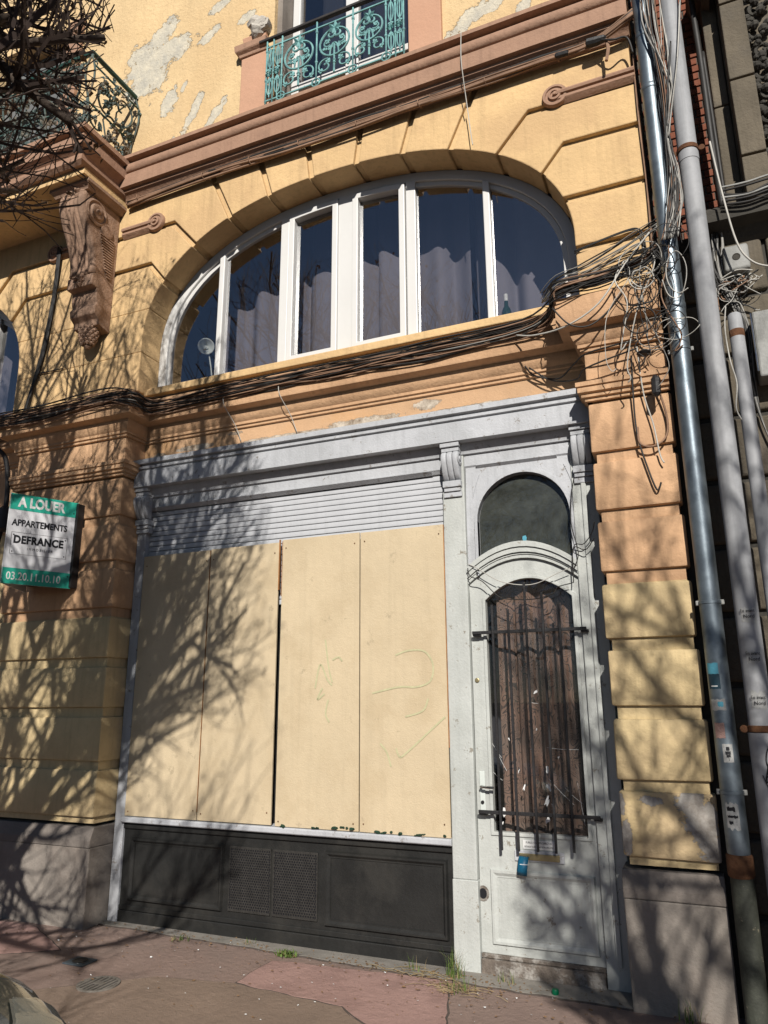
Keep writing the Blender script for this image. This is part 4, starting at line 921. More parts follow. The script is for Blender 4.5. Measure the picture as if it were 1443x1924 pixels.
MB().add(vs, [(0, 1, 2, 3), (7, 6, 5, 4), (0, 4, 5, 1), (1, 5, 6, 2), (2, 6, 7, 3), (3, 7, 4, 0)]).build('sign_panel', 'sign_white', sgn)
MB().box(-5.42, -5.36, -.32, -.251, 2.6, 3.2).build('sign_bracket', 'iron', sgn); MB().box(-4.90, -4.86, -.32, -.251, 2.55, 3.28).build('sign_bracket', 'iron', sgn)

# ------------------------------------------------------------------ things on the window sill
lp = thing('desk_lamp', 'small pale desk lamp standing behind the left window pane', 'lamp', (-3.90, .17, 4.33))
MB().lathe([(.05, 0), (.05, .012), (.01, .018), (.002, .018)], (-3.90, .17, 4.33), 16).build('lamp_base', 'shade_white', lp, smooth=True)
MB().tube(spline([(-3.90, .17, 4.345), (-3.905, .17, 4.5), (-3.93, .165, 4.66), (-3.955, .155, 4.78)], 6), .007, 8).build('lamp_stem', 'shade_white', lp, smooth='all')
hm = MB().lathe([(.016, -.03), (.024, -.005), (.062, .035), (.066, .04), (.058, .04), (.02, .004), (.002, .0)], (0, 0, 0), 20).mesh('lamp_head', smooth=True)
hm.transform(Matrix.Translation((-3.965, .14, 4.80)) @ Vector((.55, -.75, -.25)).to_track_quat('Z', 'Y').to_matrix().to_4x4() @ Matrix.Scale(1.15, 4))
link('lamp_head', hm, 'shade_white', lp); MB().lathe([(.02, -.012), (.024, 0), (.02, .012)], (-3.96, .15, 4.79), 10).build('lamp_joint', 'shade_white', lp)
bt = thing('bottle', 'dark green glass bottle with white cap on the right of the sill', 'bottle', (-1.135, .13, 4.33))
MB().lathe([(.036, 0), (.038, .01), (.038, .17), (.03, .20), (.017, .225), (.014, .27)], (-1.135, .13, 4.33), 18).build('bottle_body', 'bottle_green', bt, smooth=True)
MB().lathe([(.0165, .268), (.0165, .325), (.012, .33), (.002, .33)], (-1.135, .13, 4.33), 14).build('bottle_cap', 'print_white', bt, smooth=True)
MB().lathe([(.0385, .02), (.0385, .095)], (-1.135, .13, 4.33), 18).build('bottle_label', 'shade_white', bt, smooth=True)
text('RICARD', .028, (-1.135, .0895, 4.45), (1, 0, 0), zz, 'print_white', bt, wscale=.72)

# ------------------------------------------------------------------ neighbouring stone building
st = thing('stone_building', 'weathered grey stone building adjoining on the right', 'building', (.6, 0, 0))
MB().box(-.049, 3.2, -.13, .4, GZ-.1, 4.62).build('wall_core', 'stone_dark', st)
edges = [.095, .62, 1.45, 2.3, 3.2]
for k in range(-1, 11):
    z1 = 4.50-.405*k; z0 = z1-.37
    if z0 < .15: z0 = GZ-.05
    if z1 < .2 or z1 > 4.62: continue
    for i in range(4):
        MB().box(edges[i]+.012, edges[i+1]-.012, -.165, .1, z0, z1).build('stone_block', 'stone', st, bevel=.022, seg=3, smooth=True, jit=.008)
MB().sweep([(0, 4.48), (.03, 4.5), (.06, 4.56), (.16, 4.58), (.16, 4.66), (.12, 4.70), (0, 4.74)], [(.42, .0), (.42, -.165), (3.2, -.165)]).build('ledge', 'stone_dark', st, jit=.01)
# brick return and tall pilaster above
MB().box(-.049, .46, -.02, .4, 4.6, 13).build('brick_backing', 'mortar', st)
bm_ = MB().box(0, .105, -.030, .01, 0, .052).mesh('brick', bevel=.004); bm_.materials.append(MATS['brick'])
for r_ in range(38):
    for c in range(4):
        x = -.01+c*.117+(.058 if r_ % 2 else 0)
        if x > .36: continue
        o = link('brick', bm_, None, st); o.location += Vector((x, rnd.uniform(-.003, .003), 4.62+r_*.0635))
MB().box(.445, .545, -.16, .3, 4.62, 5.55).build('stone_jamb', 'stone', st, bevel=.01, jit=.006); MB().box(.445, .545, -.16, .3, 5.56, 7.2).build('stone_jamb', 'stone', st, bevel=.01, jit=.006)
MB().box(.44, .56, -.12, .3, 7.2, 13).build('stone_jamb', 'stone', st)
for z0, z1 in ((4.70, 5.02), (5.03, 5.62), (5.63, 6.25), (6.26, 6.36)):
    MB().box(.55, .70, -.30, .2, z0, z1-.006).build('pilaster_stone', 'stone', st, bevel=.007, jit=.005)
MB().box(.545, 3.2, -.20, .3, 4.70, 13).build('upper_stone_wall', 'stone', st)
MB().sweep([(0, 6.36), (.05, 6.40), (.05, 6.44), (.12, 6.47), (.14, 6.56), (.1, 6.6), (0, 6.62)], [(.50, .1), (.50, -.32), (3.2, -.32)]).build('stone_cornice', 'stone', st, jit=.006)
cvg = MB()
for i in range(90):
    z = 4.9+i*.0155; x = .76+.045*math.sin(i*.55)+rnd.uniform(-.03, .05); s = rnd.uniform(.014, .034)
    cvg.lathe([(.002, -s), (s*.8, -s*.5), (s, .1*s), (s*.5, s*.8), (.002, s)], (x, -.235+rnd.uniform(-.02, .01), z), 7)
for i in range(8):
    p = spiral(.77, 4.98+i*.17, .06, .012, 0 if i % 2 else 180, 420, 16); cvg.tube([(q[0], -.235, q[1]) for q in p], .014, 6)
q = cvg.build('carved_foliage', 'stone_dark', st, jit=.01, label='carved stone foliage beside the pilaster'); q['kind'] = 'stuff'

# ------------------------------------------------------------------ pipes
def ringc(r0, r1, h): return [(r0, -h), (r1, -h*.8), (r1, h*.8), (r0, h)]
zp = thing('drain_pipe', 'shiny zinc rain pipe running down beside the ochre pier', 'pipe', (.055, -.34, 0))
MB().lathe([(.058, .80), (.058, 2.6), (.0585, 2.6), (.0585, 4.1), (.058, 4.1), (.058, 9.4)], (.055, -.34, 0), 26).build('pipe_shaft', 'zinc', zp, smooth=True)
for z in (4.02, 5.7, 6.15): MB().lathe(ringc(.058, .0615, .022), (.055, -.34, z), 26).build('pipe_joint', 'zinc', zp, smooth=True)
for z in (1.12, 2.14, 3.72):
    MB().lathe(ringc(.0585, .0625, .010), (.055, -.34, z), 26).build('pipe_clamp', 'zinc', zp, smooth=True)
    for s in (-1, 1): MB().box(.055+s*.062-.014, .055+s*.062+.014, -.35, -.33, z-.014, z+.014).build('clamp_lug', 'grey_box', zp, bevel=.004)
MB().lathe([(.060, .70), (.066, .71), (.066, .805), (.060, .815)], (.055, -.34, 0), 22).build('rust_collar', 'rust', zp, smooth=True, jit=.002)
MB().lathe([(.058, GZ), (.058, .70)], (.055, -.34, 0), 22).build('iron_pipe', 'pipe_dark', zp, smooth=True, jit=.003)
wp = thing('soil_pipe', 'thick white plastic pipe right of the zinc one', 'pipe', (.235, -.40, 0))
MB().lathe([(.061, 1.46), (.061, 6.42)], (.235, -.40, 0), 26).build('pipe_shaft', 'pvc_white', wp, smooth=True)
MB().lathe([(.064, 5.00), (.064, 5.06)], (.235, -.40, 0), 26).build('pipe_joint', 'pvc_white', wp, smooth=True)
for z in (5.09, 1.45):
    MB().lathe(ringc(.062, .067, .018), (.235, -.40, z), 26).build('rust_clamp', 'rust', wp, smooth=True)
    for s in (-1, 1): MB().lathe([(.020, .006), (.020, -.006), (.002, -.007)], (.235+s*.085, -.40, z), 10, 'y').build('clamp_lug', 'rust', wp)
MB().lathe([(.066, GZ), (.070, .05), (.068, 1.43)], (.235, -.40, 0), 26).build('lower_pipe', 'pvc_white', wp, smooth=True, jit=.002)
MB().lathe([(.07, 6.40), (.075, 6.48), (.05, 6.52), (.05, 7.2)], (.235, -.40, 0), 20).build('pipe_cap', 'iron', wp, smooth=True)
tp = thing('thin_pipe', 'narrow pale pipe with rusty band, rightmost of the pipes', 'pipe', (.375, -.40, 0))
MB().lathe([(.041, GZ), (.041, 3.80), (.038, 3.86), (.03, 3.87), (.002, 3.87)], (.375, -.40, 0), 22).build('pipe_shaft', 'pvc_white', tp, smooth=True)
MB().lathe(ringc(.041, .0425, .024), (.375, -.40, 3.735), 22).build('rust_band', 'rust', tp, smooth=True)
bp_ = thing('black_pipe', 'thin black pipe beside the left edge above the rental sign', 'pipe', (-5.82, -.20, 0))
MB().tube(spline([(-5.95, -.42, 4.20), (-5.88, -.44, 3.95), (-5.80, -.34, 3.80), (-5.80, -.28, 3.4), (-5.88, -.28, 2.9), (-6.1, -.28, 2.2), (-6.15, -.28, GZ)], 8), .022, 10).build('pipe_shaft', 'iron', bp_, smooth='all')
MB().lathe(ringc(.028, .055, .12), (-5.80, -.28, 3.25), 14).build('pipe_joint', 'iron', bp_, smooth=True)
# stickers
def sticker(pipe, cx, cy, r_, z0, z1, a0, a1, m, ragged=.0, nm='sticker'):
    n = 10; mb = MB()
    for i in range(n+1):
        a = R(a0+(a1-a0)*i/n)
        for j, z in enumerate((z0, z1)): mb.v.append((cx+r_*math.sin(a), cy-r_*math.cos(a), z+rnd.uniform(-ragged, ragged)))
    for i in range(n): mb.f.append((2*i, 2*i+2, 2*i+3, 2*i+1))
    return mb.build(nm, m, pipe, fix=False, smooth='all')
P1 = (.055, -.34)
sticker(zp, *P1, .0592, 1.66, 1.74, -60, 5, 'sticker_dark', .002); sticker(zp, *P1, .0592, 1.741, 1.80, -62, 2, 'sticker_blue', .003)
sticker(zp, *P1, .0596, 1.672, 1.677, -45, -10, 'print_white'); sticker(zp, *P1, .0592, 1.545, 1.605, -60, 20, 'sticker_paper', .004); sticker(zp, *P1, .0596, 1.565, 1.59, -20, 8, 'sticker_blue', .003)
sticker(zp, *P1, .0592, 1.40, 1.48, -55, 0, 'asphalt_pink', .002); sticker(zp, *P1, .0592, 1.275, 1.37, -22, 28, 'sticker_paper', .001)
for (z0, z1, a0, a1) in ((1.335, 1.355, -5, 12), (1.315, 1.332, -10, 16), (1.30, 1.314, -6, 14), (1.283, 1.30, 3, 6)): sticker(zp, *P1, .0596, z0, z1, a0, a1, 'ink_void_black', .002)
sticker(zp, *P1, .0592, .94, 1.07, -42, 22, 'sticker_paper', .008)
for (z0, z1, a0, a1) in ((1.03, 1.05, -35, 5), (.995, 1.01, -35, 15), (.965, .98, -30, -10)): sticker(zp, *P1, .0596, z0, z1, a0, a1, 'ink_void_black', .004)
P2 = (.235, -.40)
for z in (2.06, 1.83, 1.60):
    s = sticker(wp, *P2, .0622, z-.045+rnd.uniform(-.01, .01), z+.045+rnd.uniform(-.02, .01), -38+rnd.uniform(-8, 8), 42+rnd.uniform(-14, 8), 'sticker_paper', .012)
    text('En avant', .026, (P2[0], P2[1]-.0640, z+.012), (1, 0, 0), zz, 'ink_void_black', wp, wscale=.8); text('Nord', .028, (P2[0]+.005, P2[1]-.0640, z-.018), (1, 0, 0), zz, 'ink_void_black', wp, wscale=.9)
tg = MB()
for k in range(5):
    pts = [(P2[0]+rnd.uniform(-.03, .045), P2[1]-.0705, 1.28+rnd.uniform(-.13, .13)) for _ in range(5)]
    tg.tube(spline(pts, 6), .0028, 4)
tg.build('marker_tag', 'ink_void_black', wp)
# boxes
jb = MB().box(.365, .515, -.30, -.16, 4.22, 4.40).build('junction_box', 'grey_box', None, bevel=.02, seg=3, smooth=True); tag(jb, 'small grey junction box with round emblem right of the pipes', 'box')
MB().lathe([(.024, 0), (.024, -.004), (.020, -.005), (.018, -.002), (.002, -.002)], (.44, -.299, 4.31), 16, 'y').build('emblem', 'stone_dark', jb)
gb = MB().box(.475, 1.0, -.33, -.165, 3.47, 3.90).build('meter_box', 'grey_box', None, bevel=.012, seg=2); tag(gb, 'large grey metal cabinet on the stone wall at the right edge', 'box')
MB().tube([(.468, -.345, 3.88), (.468, -.345, 3.50)], .006, 6).build('door_edge', 'chrome', gb)
# ------------------------------------------------------------------ cables
def wob(pts, amp, r_, step=.35):
    out = []
    for i in range(len(pts)-1):
        a, b = Vector(pts[i]), Vector(pts[i+1]); k = max(1, int((b-a).length/step))
        for j in range(k):
            p = a.lerp(b, j/k); out.append(p+Vector((r_.uniform(-amp, amp)*.6, r_.uniform(-amp, amp)*.35, r_.uniform(-amp, amp))))
    out.append(Vector(pts[-1])); return out
def strands(parent, base, n, spread, amp, radii, mats, seed, step=.35, nm='cable', ysp=.4):
    r_ = random.Random(seed)
    for k in range(n):
        dz = r_.uniform(-spread, spread); dy = r_.uniform(-spread, spread)*ysp
        pts = [(p[0], p[1]+dy, p[2]+dz*r_.uniform(.3, 1.3)) for p in base]
        cable(parent, wob(pts, amp, r_, step), r_.choice(radii), r_.choice(mats), nm, 5, 4)
up_c = thing('cable_bundle', 'brown twisted cable bundle strung below the upper cornice', 'cables', (-2.5, -.3, 6.26))
strands(up_c, [(-4.64, -.30, 6.235), (-3.8, -.305, 6.262), (-2.6, -.305, 6.262), (-1.4, -.305, 6.262), (-.3, -.32, 6.27), (.0, -.40, 6.33)], 11, .032, .014, (.008, .011, .014), ('cable_brown', 'cable_brown', 'cable_brown', 'cable_black'), 3)
for x in (-4.5, -3.75, -3.25, -2.75, -2.2, -1.65, -1.1, -.55):
    MB().tube([(x+.012*math.cos(a*.9), -.305+.034*math.cos(a*.9), 6.262+.036*math.sin(a*.9)) for a in range(8)], .004, 5).build('cable_tie', 'cable_brown', up_c)
sp_c = thing('cable_splice', 'black cable splice box hanging near the right end of the upper cornice', 'cables', (-.3, -.36, 6.2))
MB().lathe([(.01, -.07), (.03, -.06), (.034, .0), (.028, .06), (.01, .075)], (-.27, -.36, 6.24), 9, 'x').build('splice_box', 'iron', sp_c, jit=.01)
MB().lathe([(.008, -.05), (.022, -.04), (.022, .04), (.008, .05)], (-.52, -.33, 6.255), 8, 'x').build('splice_box', 'iron', sp_c, jit=.01)
MB().tube(spline([(-.2, -.36, 6.22), (-.19, -.38, 6.12), (-.21, -.38, 6.02)], 6), .013, 6).build('cable', 'cable_brown', sp_c)
cable(sp_c, [(-.25, -.36, 6.24), (-.15, -.40, 6.16), (-.06, -.36, 6.18), (-.03, -.34, 6.05)], .008, 'cable_black')
MB().tube(spline([(-.03, -.27, 6.1), (-.04, -.27, 5.6), (-.035, -.27, 5.0), (-.045, -.275, 4.5)], 8), .007, 5).build('cable', 'cable_brown', sp_c)
hang = thing('hanging_wire', 'thin pale wire dangling from the upper cornice over the arch', 'wire', (-1.3, -.41, 6.7))
cable(hang, [(-1.26, -.41, 6.70), (-1.265, -.42, 6.45), (-1.26, -.40, 6.28), (-1.255, -.33, 6.05), (-1.235, -.33, 5.80), (-1.225, -.33, 5.70)], .004, 'cable_white')
# bundle on the sill cornice
md = thing('cable_bundle', 'heavy black cable bundle lying along the cornice under the arched window', 'cables', (-2.5, -.15, 4.2))
base = [(-6.4, -.16, 4.16), (-5.98, -.17, 4.17), (-5.93, -.40, 4.17), (-5.3, -.415, 4.17), (-4.6, -.415, 4.19), (-4.30, -.40, 4.17), (-4.26, -.17, 4.15), (-3.4, -.165, 4.165), (-2.5, -.165, 4.17), (-1.6, -.165, 4.185), (-.95, -.17, 4.19), (-.74, -.25, 4.23), (-.68, -.42, 4.27), (-.40, -.42, 4.30), (-.15, -.43, 4.34), (-.02, -.44, 4.40)]
strands(md, base, 30, .065, .03, (.003, .004, .005, .007), ('cable_black', 'cable_black', 'cable_black', 'cable_black', 'cable_brown'), 5, .42, ysp=.5)
strands(md, [(p[0], p[1]-.012, p[2]-.035) for p in base[:13]], 9, .05, .035, (.005, .007), ('cable_grey', 'cable_brown', 'cable_brown', 'cable_black'), 8, .5, ysp=.3)
strands(md, [(-.80, -.16, 4.38), (-.66, -.30, 4.43), (-.45, -.30, 4.47), (-.15, -.34, 4.56), (0., -.42, 4.60)], 9, .05, .03, (.003, .005), ('cable_black', 'cable_black', 'cable_grey'), 9, .2)
cable(md, [(-.55, -.26, 4.64), (-.40, -.27, 4.665), (-.20, -.27, 4.70), (-.12, -.27, 4.69), (-.09, -.27, 4.62), (-.085, -.27, 4.45)], .006, 'cable_black')
cable(md, [(-.55, -.26, 4.625), (-.42, -.27, 4.655), (-.22, -.27, 4.69), (-.13, -.27, 4.68), (-.10, -.27, 4.6), (-.09, -.27, 4.4)], .005, 'cable_black')
for x in (-3.52, -2.98):
    cable(md, [(x, -.165, 4.12), (x+.02, -.17, 4.02), (x+.06, -.06, 3.88), (x+.10, -.02, 3.74)], .0035, 'cable_white')
lc = thing('cable_run', 'black cables clipped vertically on the wall left of the console', 'cables', (-5.6, -.27, 4.2))
for k in range(4):
    cable(lc, [(-5.50+k*.012, -.30, 6.0), (-5.53+k*.012, -.27, 5.5), (-5.58+k*.014, -.27, 5.0), (-5.62+k*.012, -.27, 4.75), (-5.68+k*.008, -.27, 4.5), (-5.70+k*.006, -.30, 4.26)], .009, 'cable_black')
cable(lc, [(-5.62, -.265, 4.75), (-5.60, -.265, 4.68), (-5.52, -.265, 4.67), (-5.3, -.265, 4.665)], .006, 'cable_black')
# vertical cables by the zinc pipe and tangle
vc = thing('cable_bundle', 'pale cables climbing between the zinc and the white pipe', 'cables', (.14, -.42, 4.5))
r_ = random.Random(12)
for k in range(22):
    x = .10+r_.uniform(-.04, .12); m = r_.choice(('cable_grey', 'cable_white', 'cable_black', 'cable_brown', 'cable_black'))
    top = (x+r_.uniform(-.06, .08), -.42+r_.uniform(-.02, .03), 6.9)
    pts = [top, (x+r_.uniform(-.03, .05), -.44, 6.2), (.14+r_.uniform(-.03, .05), -.45+r_.uniform(-.02, .02), 5.6), (.125+r_.uniform(-.012, .012), -.44, 5.25), (.13+r_.uniform(-.03, .04), -.45, 4.95), (.12+r_.uniform(-.05, .05), -.44, 4.7), (.05+r_.uniform(-.1, .1), -.45, 4.45)]
    cable(vc, pts, r_.choice((.003, .004, .006)), m)
for k in range(5):
    cable(vc, [(.30+r_.uniform(0, .05), -.47, 6.6), (.30, -.48, 6.2), (.24, -.49, 5.75), (.17, -.47, 5.4), (.13, -.45, 5.2)], .006, r_.choice(('cable_grey', 'cable_white', 'cable_black')))
cable(vc, [(.39, -.2, 6.5), (.40, -.2, 5.9), (.40, -.2, 5.2), (.41, -.2, 4.75)], .022, 'cable_black'); cable(vc, [(.42, -.2, 6.0), (.425, -.2, 5.4), (.43, -.2, 4.75)], .014, 'cable_black')
tn = thing('cable_tangle', 'tangled loops of black and pale cable hanging at the pier corner', 'cables', (-.08, -.42, 4.1))
for k in range(14):
    c0 = Vector((r_.uniform(-.16, .06), -.44+r_.uniform(-.05, .03), r_.uniform(3.82, 4.42))); rx = r_.uniform(.05, .13); rz = r_.uniform(.07, .17)
    a0 = r_.uniform(0, 6.28); pts = []
    for i in range(14): a = a0+i*.62; pts.append((c0.x+rx*math.cos(a)*(1+.02*i*(k%3-1))+.004*i*(k%2), c0.y+r_.uniform(-.02, .02), c0.z+rz*math.sin(a)*(1-.015*i)))
    cable(tn, pts, r_.choice((.0028, .0035, .0045)), r_.choice(('cable_grey', 'cable_white', 'cable_black', 'cable_black', 'cable_black')))
for k in range(9):
    x = r_.uniform(-.26, .06); z = r_.uniform(4.25, 4.5); x2 = x+r_.uniform(-.2, .12); zz2 = r_.uniform(3.45, 4.0)
    pts = [(x, -.42, z), (x+r_.uniform(-.08, .08), -.46, z-.15), ((x+x2)/2+r_.uniform(-.1, .1), -.45, (z+zz2)/2), (x2+r_.uniform(-.05, .05), -.43, zz2+.1), (x2, -.42, zz2), (x2+r_.uniform(-.06, .06), -.41, zz2+r_.uniform(-.05, .08))]
    cable(tn, pts, r_.choice((.0025, .0035, .0045)), r_.choice(('cable_grey', 'cable_white', 'cable_black', 'cable_black', 'cable_brown')))
cable(tn, [(-1.0, -.20, 4.12), (-.85, -.30, 4.04), (-.62, -.42, 4.0), (-.40, -.45, 4.1), (-.22, -.46, 4.33), (-.05, -.46, 4.52)], .006, 'cable_white')
cable(tn, [(-.70, -.44, 4.14), (-.60, -.44, 4.0), (-.48, -.42, 3.97), (-.36, -.40, 4.05), (-.25, -.41, 4.17)], .0055, 'cable_black')
cable(tn, [(-.98, -.06, 3.94), (-.92, -.05, 3.86), (-.75, -.06, 3.80), (-.62, -.20, 3.82), (-.50, -.34, 3.82), (-.2, -.36, 3.84)], .006, 'cable_black')
cable(tn, [(-.95, -.06, 3.92), (-.80, -.05, 3.80), (-.62, -.15, 3.73), (-.52, -.33, 3.72), (-.2, -.36, 3.78)], .006, 'cable_black')
cable(tn, [(-.24, -.33, 3.75), (-.255, -.29, 3.4), (-.25, -.28, 3.22), (-.22, -.28, 3.05), (-.17, -.28, 2.86), (-.14, -.28, 2.9)], .006, 'cable_black')
cable(tn, [(-.20, -.34, 3.8), (-.19, -.29, 3.5), (-.15, -.29, 3.28), (-.13, -.29, 3.08), (-.11, -.29, 3.02)], .005, 'cable_white')
cable(tn, [(-.245, -.28, 3.28), (-.24, -.28, 3.17), (-.16, -.28, 3.14), (-.08, -.28, 3.2), (-.07, -.28, 3.35), (-.12, -.30, 3.6)], .007, 'cable_brown')
MB().lathe([(.012, -.07), (.030, -.05), (.030, .05), (.012, .07)], (-.11, -.36, 3.50), 8).build('splice_box', 'iron', tn, jit=.012)
MB().lathe([(.03, -.012), (.045, 0), (.03, .012)], (-.16, -.40, 3.72), 14).build('coil', 'cable_black', tn)
nt = thing('cable_tangle', 'nest of dark and pale cables under the grey junction box', 'cables', (.42, -.25, 4.1))
for k in range(20):
    x = r_.uniform(.36, .52); pts = [(x, -.22, 4.22), (x+r_.uniform(-.06, .05), -.27+r_.uniform(-.04, .03), 4.15)]
    p = Vector(pts[-1])
    for i in range(4): p = p+Vector((r_.uniform(-.12, .10), r_.uniform(-.03, .03), r_.uniform(-.10, .05))); p.x = min(max(p.x, .31), .62); p.y = min(-.18, max(p.y, -.34)); pts.append(tuple(p))
    cable(nt, pts, r_.choice((.0025, .0035, .0045)), r_.choice(('cable_grey', 'cable_black', 'cable_black', 'cable_brown', 'cable_white')))
for k in range(12):
    x = .30+r_.uniform(0, .07); cable(nt, [(x+.02, -.20, 4.75), (x+r_.uniform(-.02, .03), -.22, 4.5), (x+r_.uniform(-.02, .03), -.24, 4.3), (x+r_.uniform(0, .06), -.24, 4.1), (.44+r_.uniform(-.03, .03), -.2, 3.85), (.45+r_.uniform(-.02, .02), -.2, 3.5), (.47, -.2, 3.2), (.56, -.2, 2.98), (.75, -.2, 2.93)], .006, r_.choice(('cable_black', 'cable_black', 'cable_grey')))
cable(nt, [(.37, -.42, 5.1), (.40, -.42, 4.7), (.44, -.42, 4.35), (.50, -.42, 4.2), (.60, -.42, 4.13), (.75, -.42, 4.12)], .0065, 'cable_white')
for k in range(6):
    cable(nt, [(.40, -.36, 4.66+k*.025), (.55, -.37, 4.62+k*.03+r_.uniform(-.02, .02)), (.75, -.37, 4.66+k*.025), (1.2, -.37, 4.64+k*.02)], .008, r_.choice(('cable_black', 'cable_black', 'grey_box')))
cable(nt, [(.33, -.46, 3.9), (.31, -.47, 3.75), (.315, -.47, 3.55), (.335, -.46, 3.4), (.315, -.46, 3.25), (.335, -.46, 3.17)], .004, 'cable_white')

# ------------------------------------------------------------------ street furniture in the pavement
dc = thing('drain_cover', 'round cast iron drain grate set in the asphalt', 'drain cover', (-3.53, -1.07, GZ))
MB().ring([(0, 0)]*2, [(0, 0)]*2, 0, 0) if False else None
fr = MB(); N = 28
for (r0, r1, z0, z1) in ((.112, .125, GZ+.002, GZ+.014),):
    v = []
    for j in range(N):
        a = 6.283*j/N
        for r__, z in ((r0, z0), (r0, z1), (r1, z1), (r1, z0)): v.append((-3.53+r__*math.cos(a), -1.07+r__*math.sin(a), z))
    fr.add(v, [(4*j+i, 4*((j+1) % N)+i, 4*((j+1) % N)+(i+1) % 4, 4*j+(i+1) % 4) for j in range(N) for i in range(4)])
fr.build('grate_rim', 'grate_iron', dc)
MB().lathe([(.113, GZ+.0065), (.113, GZ+.0085)], (-3.53, -1.07, 0), N).build('grate_black_disc', 'ink_void_black', dc)  # solid black disc stands in for the unlit depth under the bars
for i in range(-3, 4):
    x = i*.031; L = math.sqrt(max(1e-5, .112**2-x*x))
    MB().box(-3.53+x-.007, -3.53+x+.007, -1.07-L, -1.07+L, GZ+.009, GZ+.0145).build('grate_bar', 'grate_iron', dc)
MB().box(-3.555, -3.505, -1.09, -1.05, GZ+.0146, GZ+.018).build('grate_boss', 'grate_iron', dc)
hc = MB().box(-4.03, -3.86, -.87, -.73, GZ+.001, GZ+.010).build('service_hatch', 'hatch_blue', None, bevel=.012); tag(hc, 'small dark blue service hatch in the asphalt near the drain', 'hatch')
fr = MB(); fr.lathe([(.045, .010), (.05, .013), (.05, .015), (.04, .015), (.036, .012), (.002, .012)], (-3.945, -.80, GZ), 16).build('hatch_lid', 'castiron', hc)
cp = MB().lathe([(.019, 0), (.020, .004), (.020, .020), (.017, .026), (.002, .027)], (-.985, -.20, GZ+.011), 16).build('green_cap', 'cap_green', None, smooth=True); tag(cp, 'green plastic bottle cap lying before the door', 'cap')
# weeds
def tuft(x, y, n, h, lab, m='grass', lean=.6, w_=.004, seed=1, dry=.25):
    q = random.Random(seed); t = thing('weed', lab, 'weed', (x, y, GZ), 'weeds along the shopfront')
    for kind, cnt in (('blade', int(n*(1-dry))), ('dry_blade', int(n*dry))):
        mb = MB()
        for i in range(cnt):
            a = q.uniform(0, 6.28); L = h*q.uniform(.4, 1.); px_ = x+q.gauss(0, .035); py_ = y+q.gauss(0, .022); ln = q.uniform(.1, lean)*(1.6 if kind == 'dry_blade' else 1)
            d = Vector((math.cos(a), math.sin(a)*.7, 0)); s = Vector((-d.y, d.x, 0))*w_*q.uniform(.6, 1.2); k = len(mb.v)
            for j in range(4):
                u = j/3; p = Vector((px_, py_, GZ+.004))+d*(ln*L*u*u)+Vector((0, 0, L*u*(1-.35*ln*u)))
                ww = s*(1-u*.92); mb.v += [tuple(p-ww), tuple(p+ww)]
            for j in range(3): mb.f.append((k+2*j, k+2*j+1, k+2*j+3, k+2*j+2))
        if mb.v:
            o = mb.build(kind, m if kind == 'blade' else 'straw', t, fix=False); o['kind'] = 'stuff'
tuft(-1.60, -.16, 60, .20, 'tall green grass tuft at the foot of the grey door post', seed=1)
tuft(-1.50, -.34, 34, .10, 'low grass tuft on the pavement in front of the door post', seed=2, dry=.4)
tuft(-1.86, -.14, 14, .12, 'thin grass blades left of the door post', seed=3)
tuft(-2.76, -.19, 80, .055, 'small leafy green weed below the right stall panel', lean=1.5, w_=.010, seed=4, dry=.1)
tuft(-3.62, -.19, 22, .06, 'tiny green weed below the perforated vent', lean=1.2, w_=.006, seed=5)
tuft(-1.28, -.13, 22, .09, 'sparse dry grass beside the door threshold', seed=6, dry=.6)
tuft(-.27, -.31, 26, .15, 'grass blades at the foot of the right plinth', seed=7, dry=.4)
tuft(-3.12, -.09, 30, .05, 'dry brown weed under the perforated vent', seed=8, dry=.8, lean=1.3)
lt = MB(); q = random.Random(4)
def flake(x, y, s, z=GZ+.012):
    a = q.uniform(0, 6.28); k = len(lt.v); e = q.uniform(.3, .8)
    for j in range(5): b = a+j*1.2566; rr = s*q.uniform(.6, 1.1); lt.v.append((x+rr*math.cos(b), y+rr*e*math.sin(b), z+q.uniform(-.001, .006)))
    lt.f.append((k, k+1, k+2, k+3, k+4))
for i in range(420):
    c = q.choice(((-1.9, -.17, .28, .04), (-1.55, -.28, .15, .10), (-1.45, -.42, .12, .10), (-2.6, -.18, .5, .04), (-3.6, -.10, .6, .05), (-1.2, -.2, .4, .06)))
    flake(q.gauss(c[0], c[2]), min(-.02, q.gauss(c[1], c[3])), q.uniform(.003, .012))
for i in range(420): flake(q.uniform(-5, -.3), -.06-abs(q.gauss(0, .5)), q.choice((q.uniform(.003, .008), q.uniform(.006, .016))))
o = lt.build('litter', 'dry_leaf', None, fix=False); o['kind'] = 'stuff'; tag(o, 'dry leaf bits and crumbs scattered along the shopfront', 'litter')
o['kind'] = 'stuff'
lt = MB()
for i in range(70):
    x, y = q.choice(((-1.75, -.2), (-1.95, -.17), (-1.5, -.36), (-1.6, -.3))); a = q.uniform(0, 3.1); L = q.uniform(.03, .09); x += q.gauss(0, .1); y += q.gauss(0, .04); y = min(y, -.03)
    lt.tube([(x-L*math.cos(a), y-L*.5*math.sin(a), GZ+.012), (x, y, GZ+.02), (x+L*math.cos(a), y+L*.5*math.sin(a), GZ+.012)], .0016, 3)
o = lt.build('straw', 'straw', None); o['kind'] = 'stuff'; tag(o, 'dry straw lying beside the door post', 'straw'); o['kind'] = 'stuff'
lt = MB()
for i in range(110): flake(q.uniform(-4.6, -.6), q.uniform(-1.9, -.12), q.uniform(.003, .011), GZ+.009)
o = lt.build('pale_litter', 'print_white', None, fix=False); tag(o, 'pale paper crumbs and chewing gum specks on the pavement', 'litter'); o['kind'] = 'stuff'

